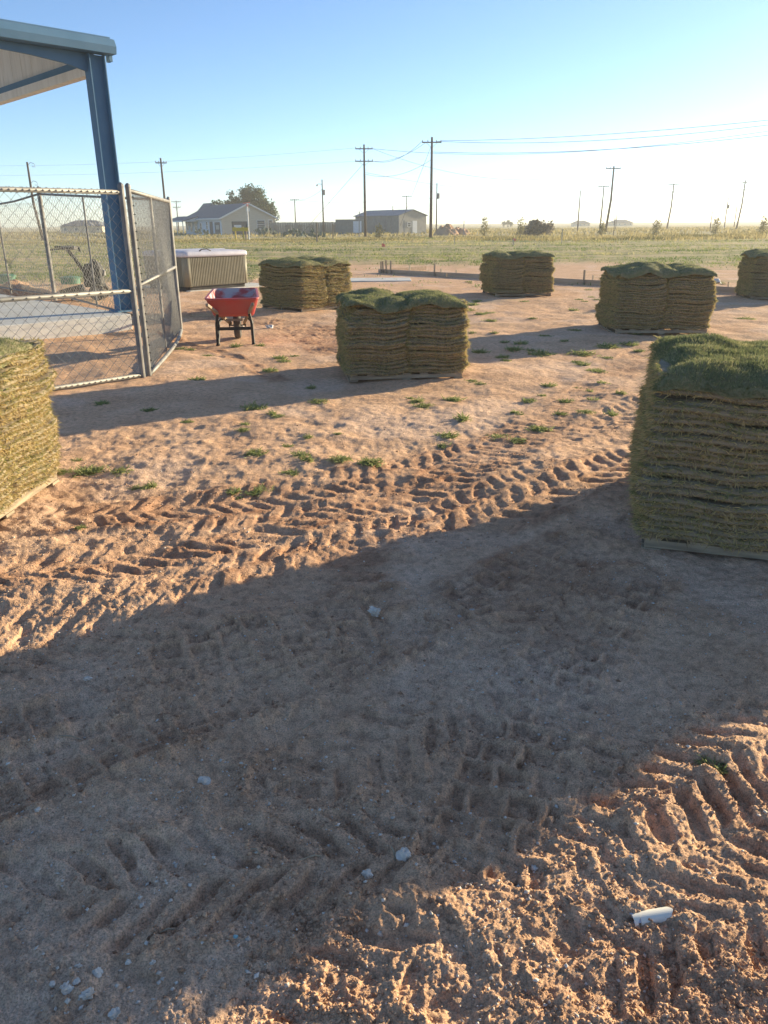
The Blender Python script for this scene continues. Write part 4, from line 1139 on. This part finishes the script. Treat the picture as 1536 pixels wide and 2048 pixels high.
# ------------------------------------------------------------------ far house, tree, board fence, shed
M_SIDING_T = mat('tan_siding', (.58, .51, .40), (.52, .45, .35), scale=3, rough=.8, stretch=(.3, .3, 3))
M_SIDING_B = mat('shade_blue_siding', (.60, .63, .66), (.54, .57, .60), scale=3, rough=.8)  # bluish front-wall shade put into the colour; rear wall and container door share it
M_ROOFSH = mat('dark_shingles', (.17, .18, .20), (.13, .14, .16), scale=5, rough=.85, bump=.01, bscale=8)
M_WHITE = mat('white_trim', (.74, .73, .70), (.66, .65, .62), rough=.6)
M_GLASS = mat('dark_window_glass', (.05, .06, .075), (.09, .10, .115), scale=.8, rough=.12, spec=.6)
M_DARKDOOR = mat('dark_door', (.075, .075, .08), (.10, .095, .09), rough=.6)
M_BOARDWIN = mat('window_board', (.52, .46, .37), (.44, .38, .30), rough=.8)
hc = A(445, 468, 148); hc.z = 0
ga = R(32)
house = empty('house', hc, 0, 'low tan house with bluish shade coloured into its front wall, dark shingle roof', 'house')
hu = Vector((math.cos(ga), math.sin(ga), 0)); hv = Vector((-math.sin(ga), math.cos(ga), 0))
GW, HL, WH, RH = 10.4, 20.0, 2.9, 2.35
Z = Vector((0, 0, 1))
def hp(u, v, z): return hu * u + hv * v + Z * z
gw = MB(); gw.prism([hp(0, 0, 0), hp(GW, 0, 0), hp(GW, 0, WH), hp(GW / 2, 0, WH + RH), hp(0, 0, WH)], hv * .2); gwo = gw.build('gable_wall', M_SIDING_T, house)
for i in range(13):
    z = .25 + i * .37
    half = GW / 2 if z < WH else GW / 2 * (1 - (z - WH) / RH)
    if half < .3: continue
    MB().bar(hp(GW / 2 - half + .05, -.02, z), hp(GW / 2 + half - .05, -.02, z), .035, .03).build('siding_lap', M_SIDING_T, gwo)
MB().prism([hp(0.02, .22, 0), hp(0.02, HL, 0), hp(0.02, HL, WH), hp(0.02, .22, WH)], hu * .2).build('front_wall', M_SIDING_B, house)
MB().prism([hp(GW - .22, .22, 0), hp(GW - .22, HL, 0), hp(GW - .22, HL, WH), hp(GW - .22, .22, WH)], hu * .2).build('rear_wall', M_SIDING_B, house)
rfm = MB(); ov = .55
for sgn in (-1, 1):
    u0 = GW / 2 + sgn * (GW / 2 + ov); zz0 = WH - ov * RH / (GW / 2)
    rfm.prism([hp(u0, -.4, zz0 + .05), hp(u0, HL + .4, zz0 + .05), hp(GW / 2, HL + .4, WH + RH + .05), hp(GW / 2, -.4, WH + RH + .05)], Z * .16)
ro = rfm.build('roof', M_ROOFSH, house)
for sgn in (-1, 1):
    u0 = GW / 2 + sgn * (GW / 2 + ov); zz0 = WH - ov * RH / (GW / 2)
    MB().bar(hp(u0, -.43, zz0 + .08), hp(GW / 2, -.43, WH + RH + .08), .06, .26).build('bargeboard', M_WHITE, ro)
    MB().bar(hp(u0 + sgn * .03, -.4, zz0 + .1), hp(u0 + sgn * .03, HL + .4, zz0 + .1), .05, .22).build('fascia', M_WHITE, ro)
pr = MB()
pr.prism([hp(-3.2, 12.2, 2.35), hp(-3.2, 24, 2.35), hp(.0, 24, 3.25), hp(.0, 12.2, 3.25)], Z * .14); po = pr.build('porch_roof', M_ROOFSH, house)
MB().bar(hp(-3.25, 12.1, 2.42), hp(-3.25, 24, 2.42), .05, .22).build('fascia', M_WHITE, po)
MB().prism([hp(-3.0, 12.4, 2.35), hp(0, 12.4, 2.35), hp(0, 12.4, 3.2)], hv * .1).build('porch_gable', M_WHITE, po)
for i in range(4): MB().bar(hp(-3.0, 12.6 + i * 3.6, 0), hp(-3.0, 12.6 + i * 3.6, 2.4), .14, .14, (1, 0, 0)).build('porch_post', M_WHITE, house)
def win(root, c, u, n_, w, h, frame=M_WHITE, pane=M_GLASS, name='window'):
    f = MB()
    for s in (-1, 1):
        f.bar(c + u * (s * w / 2) - Z * h / 2 + n_ * .04, c + u * (s * w / 2) + Z * h / 2 + n_ * .04, .1, .08, n_)
        f.bar(c - u * w / 2 + Z * (s * h / 2) + n_ * .04, c + u * w / 2 + Z * (s * h / 2) + n_ * .04, .08, .1, Z)
    f.bar(c - u * w / 2 + n_ * .045, c + u * w / 2 + n_ * .045, .05, .05)
    fo = f.build(name, frame, root)
    MB().prism([c - u * w / 2 - Z * h / 2 + n_ * .015, c + u * w / 2 - Z * h / 2 + n_ * .015, c + u * w / 2 + Z * h / 2 + n_ * .015, c - u * w / 2 + Z * h / 2 + n_ * .015], n_ * .01).build('pane', pane, fo)
    return fo
nf_, ng_ = -hu, -hv
for v, w, h, z in ((7.6, .9, 1.3, 1.65), (11.0, 1.1, 1.2, 1.5), (13.6, 1.4, 1.5, 1.5), (16.5, 1.2, 1.6, 1.3), (18.6, 1.0, 1.4, 1.5)):
    win(house, hp(0, v, z), hv, nf_, w, h)
d_ = MB(); d_.prism([hp(-.04, 4.6, 0), hp(-.04, 6.2, 0), hp(-.04, 6.2, 2.3), hp(-.04, 4.6, 2.3)], hu * .05); do = d_.build('door', M_DARKDOOR, house)
MB().box(hp(-.08, 4.75, 1.1), (.06, .06, .14)).build('handle', M_STEEL, do)
bw = MB(); bw.prism([hp(-.04, 1.0, .1), hp(-.04, 3.6, .1), hp(-.04, 3.6, 2.2), hp(-.04, 1.0, 2.2)], hu * .05); bwo = bw.build('garage_door', M_DARKDOOR, house)
MB().prism([hp(-.07, 1.3, .95), hp(-.07, 2.9, .95), hp(-.07, 2.9, 1.7), hp(-.07, 1.3, 1.7)], hu * .02).build('window_board', M_BOARDWIN, bwo)
g1 = MB(); g1.prism([hp(1.9, -.05, .1), hp(4.9, -.05, .1), hp(4.9, -.05, 2.3), hp(1.9, -.05, 2.3)], hv * .05); g1o = g1.build('garage_door', M_DARKDOOR, house)
MB().prism([hp(2.3, -.08, 1.0), hp(3.7, -.08, 1.0), hp(3.7, -.08, 1.7), hp(2.3, -.08, 1.7)], hv * .02).build('window_board', M_WHITE, g1o)
win(house, hp(7.6, 0, 1.75), hu, ng_, 1.6, 1.5); win(house, hp(9.5, 0, 1.6), hu, ng_, .8, 1.9)
MB().prism([hp(GW / 2 - .35, -.05, WH + 1.1), hp(GW / 2 + .35, -.05, WH + 1.1), hp(GW / 2 + .35, -.05, WH + 1.7), hp(GW / 2 - .35, -.05, WH + 1.7)], hv * .03).build('gable_vent', M_WHITE, house)
# gable of the wing behind
wg = MB(); wg.prism([hp(2.2, HL - 2, WH), hp(8.2, HL - 2, WH), hp(5.2, HL - 2, WH + 3.0)], hv * 5); wg.build('rear_gable', M_ROOFSH, house)

M_LEAF = blade_mat('tree_leaves', [(0., (.030, .045, .018)), (.5, (.055, .08, .028)), (1., (.095, .12, .045))], .3)
M_BARK = mat('bark', (.13, .10, .08), (.08, .065, .05), scale=5, rough=.95, stretch=(4, 4, .6), bump=.02, bscale=8)
def tree(name, base, lobes, label, seed, leaf=.22, nleaf=4200, cat='tree', trunk_r=.25, mleaf=None):
    rg = np.random.default_rng(seed)
    e = empty(name, base, 0, label, cat)
    tr = MB()
    hz = max(c[2] for c, r in lobes)
    tr.tube([(0, 0, -.1), (.05, 0, hz * .25), (0, .05, hz * .5)], [trunk_r, trunk_r * .8, trunk_r * .55], 8)
    for c, r in lobes: tr.tube([(0, 0, hz * .28), (c[0] * .5, c[1] * .5, c[2] * .62), (c[0], c[1], c[2])], [trunk_r * .5, trunk_r * .3, trunk_r * .08], 6)
    tr.build('trunk', M_BARK, e, smooth=True)
    vol = np.array([r[0] * r[1] * r[2] for c, r in lobes]); w = rg.choice(len(lobes), nleaf, p=vol / vol.sum())
    # leaves gather in clumps inside each lobe
    C_, R_ = np.array([c for c, r in lobes]), np.array([r for c, r in lobes])
    ncl = 60; cd = rg.normal(size=(len(lobes), ncl, 3)); cd /= np.linalg.norm(cd, axis=2, keepdims=True); cd *= rg.uniform(.35, 1.0, (len(lobes), ncl, 1))
    k = rg.integers(0, ncl, nleaf)
    pos = C_[w] + R_[w] * (cd[w, k] + rg.normal(0, .16, (nleaf, 3)))
    d = rg.normal(size=(nleaf, 3)); d[:, 2] += .3
    tone = np.clip(.45 + rg.normal(0, .18, nleaf) + .25 * (rg.random((len(lobes), ncl))[w, k] - .5), 0, 1)
    V, T, v = blades(pos, d, rg.uniform(.7, 1.5, nleaf) * leaf, rg.uniform(.6, 1.1, nleaf) * leaf, tone, rg, .3)
    link('crown', np_mesh('crown', V, T, mleaf or M_LEAF, var=v), e)
    return e
tb_ = A(500, 460, 178); tb_.z = 0
tree('shade_tree', tb_, [((-1.2, 0, 6.4), (3.0, 2.6, 2.6)), ((1.0, 0, 7.6), (2.6, 2.4, 2.4)), ((-4.0, 0, 5.2), (2.0, 2, 1.8)), ((3.4, .5, 5.0), (1.9, 2, 2.6)), ((5.0, .5, 4.0), (1.4, 1.5, 2.2)), ((-6.8, 1, 5.4), (1.7, 1.6, 1.3)), ((.5, 0, 4.6), (4.2, 3, 2.2))], 'large dark green tree rising behind the house roof', 31, .34, 9000, trunk_r=.4)

fc = A(540, 466, 152); fd = A(682, 466, 156)
fn = empty('board_fence', (fc.x, fc.y, 0), math.atan2(fd.y - fc.y, fd.x - fc.x), 'long weathered board fence between the house and the grey shed', 'fence')
fL = math.hypot(fd.x - fc.x, fd.y - fc.y); bwid = .45
M_FENCE = mat('fence_boards', (.36, .31, .25), (.27, .225, .18), scale=1.5, rough=.9, stretch=(3, 3, .4))
bme = MB().box((0, 0, 1.05), (bwid - .03, .03, 2.1)).mesh('board', M_FENCE)
nbd = int(fL / bwid)
for i in range(nbd): link('board', bme, fn, (bwid * (i + .5), 0, random.uniform(-.03, .03)))
for z in (.5, 1.45): MB().box((fL / 2, -.05, z), (fL, .05, .09)).build('rail', M_FENCE, fn)
for i in range(6): MB().box((fL * (i + .5) / 6, -.12, 1.0), (.7, .1, 1.3)).build('leaning_panel', M_GREYWOOD, fn)

M_SHED = mat('grey_green_metal', (.20, .215, .205), (.17, .18, .175), scale=2, rough=.6)
M_SHEDT = mat('tan_metal', (.36, .33, .28), (.31, .285, .24), scale=2, rough=.65)
M_SHEDROOF = mat('blue_grey_metal_roof', (.16, .19, .235), (.13, .155, .195), scale=2, rough=.5)
sc = A(798, 468, 150); sc.z = 0
shed = empty('metal_shed', sc, 0, 'grey metal shed with blue grey roof behind the tall utility poles', 'shed')
sa = R(38); su = Vector((math.cos(sa), math.sin(sa), 0)); sv = Vector((-math.sin(sa), math.cos(sa), 0))
def sp(u, v, z): return su * u + sv * v + Z * z
SW, SLn, SH, SR = 6.6, 13.5, 3.1, .95
MB().prism([sp(0, 0, 0), sp(SW, 0, 0), sp(SW, 0, SH), sp(SW / 2, 0, SH + SR), sp(0, 0, SH)], sv * .15).build('gable_wall', M_SHEDT, shed)
MB().prism([sp(.02, .16, 0), sp(.02, SLn, 0), sp(.02, SLn, SH), sp(.02, .16, SH)], su * .15).build('side_wall', M_SHED, shed)
MB().prism([sp(SW - .17, .16, 0), sp(SW - .17, SLn, 0), sp(SW - .17, SLn, SH), sp(SW - .17, .16, SH)], su * .15).build('side_wall', M_SHED, shed)
rm_ = MB()
for sgn in (-1, 1):
    u0 = SW / 2 + sgn * (SW / 2 + .3); z0 = SH - .3 * SR / (SW / 2)
    rm_.prism([sp(u0, -.2, z0 + .04), sp(u0, SLn + .3, z0 + .04), sp(SW / 2, SLn + .3, SH + SR + .04), sp(SW / 2, -.2, SH + SR + .04)], Z * .1)
so = rm_.build('roof', M_SHEDROOF, shed)
MB().tube([sp(2.6, 5, SH + SR - .3), sp(2.6, 5, SH + SR + .8)], .08, 8).build('vent_pipe', M_STEEL, so)
for i in range(14): MB().bar(sp(-.01, .9 * i + .6, .05), sp(-.01, .9 * i + .6, SH - .1), .04, .05, (1, 0, 0)).build('wall_rib', M_SHED, shed)
win(shed, sp(2.4, 0, 1.55), su, -sv, .8, .8); 
MB().prism([sp(3.2, -.05, 0), sp(4.3, -.05, 0), sp(4.3, -.05, 2.2), sp(3.2, -.05, 2.2)], sv * .04).build('door', M_WHITE, shed)
MB().prism([sp(-.05, 4, 0), sp(-.05, 5.2, 0), sp(-.05, 5.2, 2.2), sp(-.05, 4, 2.2)], su * .04).build('door', M_SHED, shed)
# container beside the shed
cc = A(700, 466, 149); cc.z = 0
ct = empty('storage_container', cc, 0, 'small grey corrugated container between board fence and shed', 'container')
MB().box((0, 0, 1.25), (5.0, 2.4, 2.5)).build('body', M_SHED, ct)
for i in range(16): MB().box((-2.35 + i * .313, -1.23, 1.25), (.14, .06, 2.35)).build('corrugation', M_SHED, ct)
MB().box((1.4, -1.28, 1.2), (1.5, .04, 2.0)).build('door', M_SIDING_B, ct)
for x in (-2.47, 2.47): MB().box((x, -1.24, 1.25), (.1, .1, 2.5)).build('corner_post', M_SHED, ct)

# ------------------------------------------------------------------ smaller far things
M_YELLOW = mat('yellow_paint', (.62, .44, .06), (.54, .38, .05), rough=.6)
M_PINK = mat('pink_flagging', (.75, .20, .16), (.65, .17, .14), rough=.7)
yb = A(482, 471, 92); yb.z = 0
ys_ = empty('yellow_sign', yb, 0, 'yellow board on yellow posts in front of the house', 'sign')
for x in (-.62, .30): MB().box((x, 0, .65), (.13, .13, 1.6)).build('post', M_YELLOW, ys_)
MB().box((.55, .08, .6), (.14, .14, 1.7)).build('brace_post', M_GREYWOOD, ys_)
MB().box((-.02, -.1, 1.2), (1.75, .10, .38)).build('board', M_YELLOW, ys_)
MB().box((.72, .0, 1.55), (.16, .1, .4)).build('bracket', M_DARKDOOR, ys_)
wp = A(498, 471, 92); wp.z = 0
w_ = empty('white_pole', wp, 0, 'slim white pole with reddish crossbar in front of the house gable', 'pole')
MB().tube([(0, 0, 0), (0, 0, 3.9)], [.07, .06], 8).build('shaft', M_WHITE, w_)
MB().bar((-.45, 0, 3.92), (.35, 0, 3.98), .06, .08).build('crossbar', M_PINK, w_); MB().box((0, 0, 3.7), (.2, .1, .25)).build('bracket', M_PINK, w_)
def stake_thing(x, yb_, yt, Y, r, m, label, flag=None):
    t = A(x, yt, Y); e = empty('marker_stake', (t.x, Y, 0), 0, label, 'stake', 'marker stakes and posts')
    MB().box((0, 0, t.z / 2 - .05), (r * 2, r * 1.4, t.z + .1), Matrix.Rotation(R(random.uniform(-2, 2)), 3, 'Y')).build('shaft', m, e)
    MB().box((0, 0, t.z - .06), (r * 2.4, r * 1.8, .06)).build('top', flag or m, e)
    if flag: MB().prism([(r, 0, t.z - .02), (r + .16, .03, t.z - .06), (r + .14, .03, t.z - .26), (r, 0, t.z - .22)], (0, .012, 0)).build('flag', flag, e)
stake_thing(765, 500, 487, 62, .05, M_PINK, 'pink flagged marker in the green field left of centre', M_PINK)
stake_thing(909, 490, 474, 66, .03, M_LATH, 'thin pale lath in the field right of the two tall poles')
stake_thing(1027, 488, 476, 64, .05, M_LATH, 'short orange topped stake in the field at centre right', M_PINK)
stake_thing(1125, 487, 458, 66, .035, M_LATH, 'tall thin pale lath at centre right of the field')
stake_thing(633, 476, 445, 82, .08, M_GREYWOOD, 'dark fence post standing alone in front of the board fence')
stake_thing(665, 470, 447, 92, .06, M_GREYWOOD, 'second thin post right of the lone dark fence post')
stake_thing(718, 466, 423, 105, .05, M_INS, 'tall thin pipe beside the two-armed utility pole')
stake_thing(808, 466, 441, 105, .05, M_INS, 'thin post in the weeds in front of the shed gable')
stake_thing(928, 460, 441, 120, .05, M_INS, 'thin post beside the dirt mounds')
stake_thing(223, 560, 524, 27, .03, M_PINK, 'pink marker behind the blue column', M_PINK)
stake_thing(1230, 470, 436, 95, .04, M_GREYWOOD, 'thin post in the weeds below the leaning pole')
def mound(p, w, l, h, label, seed):
    rg = np.random.default_rng(seed); n = 26
    gx = np.linspace(-1, 1, n); X, Y = np.meshgrid(gx, gy_ := gx)
    r2 = np.clip(1 - X ** 2 - Y ** 2, 0, 1)
    Zz = h * r2 ** .8 * (1 + .5 * fbm(X * 2.5 + seed, Y * 2.5, 3, 800 + seed)) - .08
    V = np.stack([X.ravel() * w, Y.ravel() * l, Zz.ravel()], 1)
    i = np.arange(n - 1)[:, None] * n + np.arange(n - 1)[None]
    T = np.stack([i, i + 1, i + n + 1, i + n], -1).reshape(-1, 4)
    tag(link('dirt_mound', np_mesh('dirt_mound', V, T, M_CLOD, smooth=True), None, p), label, 'mound', 'far dirt mounds')
q = A(893, 457, 125); mound((q.x, 125, 0), 2.0, 1.8, 1.35, 'taller dark dirt mound right of the tallest pole', 1)
q = A(918, 457, 127); mound((q.x, 127, 0), 1.9, 1.6, 1.0, 'lower dirt mound right of the taller mound', 2)
q = A(8, 583, 21); mound((-9.6, 20.4, .0), 1.3, .8, .32, 'low dirt heap behind the slab at the left edge', 3)
bb = A(1072, 458, 112); bb.z = 0
M_BRUSH = blade_mat('dead_brush', [(0., (.15, .125, .10)), (.5, (.25, .21, .16)), (1., (.36, .31, .23))], .3)
tree('brush_pile', bb, [((-1.0, 0, .7), (1.4, 1.0, .9)), ((.8, 0, .8), (1.5, 1, 1.0)), ((-.1, 0, 1.3), (1.0, .8, .8)), ((2.0, 0, 1.3), (.35, .3, .7))], 'tangled dead brush pile rising out of the weeds', 41, .25, 2600, 'brush pile', .08, M_BRUSH)
M_SAP = blade_mat('sapling_leaves', [(0., (.16, .155, .08)), (.5, (.26, .235, .12)), (1., (.38, .33, .18))], .35)
for i, (x, yt, Y, lab) in enumerate(((970, 434, 100, 'spindly sapling left of the brush pile'), (1042, 436, 102, 'thin sapling at the left end of the brush pile'), (1205, 443, 98, 'spindly sapling under the shorter leaning pole'), (1316, 435, 92, 'thin sapling midway between leaning poles and right edge'), (1435, 433, 100, 'sapling beside the thin bare post at right'), (1531, 430, 90, 'leafy sapling at the right edge'), (758, 448, 96, 'small grey bush in front of the shed'))):
    t = A(x, yt, Y); h = t.z
    tree('sapling', (t.x, Y, 0), [((0, 0, h * .75), (.45, .4, h * .28)), ((.1, 0, h * .5), (.55, .5, h * .25)), ((-.15, 0, h * .25), (.5, .5, h * .2))], lab, 50 + i, .12, 420, 'sapling', .04, M_SAP)
M_CACTUS = mat('prickly_pear', (.10, .13, .085), (.14, .165, .115), scale=4, rough=.7)
for i, (x, Y, s, lab) in enumerate(((583, 120, 1.0, 'prickly pear clump in front of the left half of the board fence'), (528, 140, 1.2, 'prickly pear clump at the right corner of the house'), (625, 112, .9, 'prickly pear clump near the lamp pole'), (400, 143, .9, 'low shrub against the shade-tinted front wall of the house'))):
    t = A(x, 462, Y); e = empty('cactus_clump', (t.x, Y, 0), 0, lab, 'cactus')
    rg_ = random.Random(i)
    for k in range(26):
        a = rg_.uniform(0, 6.28); r = rg_.uniform(0, 1.3) * s; z = rg_.uniform(.2, 1.1) * s * (1.2 - r / 2)
        pad = [Vector((.22 * s * math.cos(q), 0, .28 * s * math.sin(q))) for q in np.linspace(0, 2 * math.pi, 10, endpoint=False)]
        Mx = Matrix.Rotation(rg_.uniform(0, 6.28), 3, 'Z') @ Matrix.Rotation(rg_.uniform(-.7, .7), 3, 'X')
        c = Vector((r * math.cos(a) * 1.4, r * math.sin(a) * .6, z))
        MB().prism([Mx @ p + c for p in pad], Mx @ Vector((0, .05, 0))).build('pad', M_CACTUS, e)
def far_house(x0, x1, yb_, yt, Y, label, m):
    a_ = A(x0, yb_, Y); b_ = A(x1, yt, Y); w = b_.x - a_.x; h = b_.z
    e = empty('far_house', ((a_.x + b_.x) / 2, Y, 0), 0, label, 'house', 'houses near the horizon')
    MB().box((0, 4, h * .28), (w * .92, 8, h * .56)).build('wall', m, e)
    b0 = [Vector((sx * w / 2, 4 + sy * 4.6, h * .54)) for sx, sy in ((-1, -1), (1, -1), (1, 1), (-1, 1))]
    t0 = [Vector((sx * w * .22, 4 + sy * .3, h)) for sx, sy in ((-1, -1), (1, -1), (1, 1), (-1, 1))]
    ro_ = MB().rings([b0, t0]).build('roof', M_ROOFSH, e)
    MB().rings([[Vector((w * .15 + sx * w * .18, -.4 + sy * 1.0, h * .55)) for sx, sy in ((-1, -1), (1, -1), (1, 1), (-1, 1))], [Vector((w * .15, .4, h * .85)), Vector((w * .15 + .1, .4, h * .85)), Vector((w * .15 + .1, 2, h * .85)), Vector((w * .15, 2, h * .85))]]).build('front_gable', M_ROOFSH, ro_)
    for k in range(4):
        win(e, Vector((-w * .36 + w * .24 * k, 0, h * .30)), Vector((1, 0, 0)), Vector((0, -1, 0)), w * .07, h * .2)
far_house(118, 206, 458, 440, 210, 'distant brown house with dark hipped roof seen through chain link', M_SIDING_T)
far_house(1148, 1182, 449, 441, 420, 'small distant house below the bare pole', M_SIDING_T)
far_house(1222, 1268, 449, 439, 420, 'wider distant house right of the leaning pole', M_SIDING_T)
for i, (x, y, Y) in enumerate(((1008, 443, 380), (1016, 441, 380), (1022, 444, 380))):
    t = A(x, y, Y); tree('far_tree', (t.x, Y, 0), [((0, 0, t.z * .65), (1.0, 1, t.z * .4))], ('leftmost tiny tree on the horizon left of the brush pile', 'middle tiny tree on the horizon left of the brush pile', 'rightmost tiny tree on the horizon left of the brush pile')[i], 90 + i, .5, 160)

# ------------------------------------------------------------------ dusty evening air
def haze():
    m = bpy.data.materials.new('dusty_air'); m.use_nodes = True; nt = m.node_tree
    nt.nodes.remove(nt.nodes['Principled BSDF'])
    v = nt.nodes.new('ShaderNodeVolumePrincipled')
    v.inputs['Color'].default_value = (.95, .95, .93, 1); v.inputs['Density'].default_value = .0008; v.inputs['Anisotropy'].default_value = .3
    nt.links.new(v.outputs[0], nt.nodes['Material Output'].inputs['Volume'])
    o = MB().box((0, 250, 6), (1200, 900, 14)).build('haze', m)
    tag(o, 'thin dusty evening air over the field', kind='stuff')
haze()
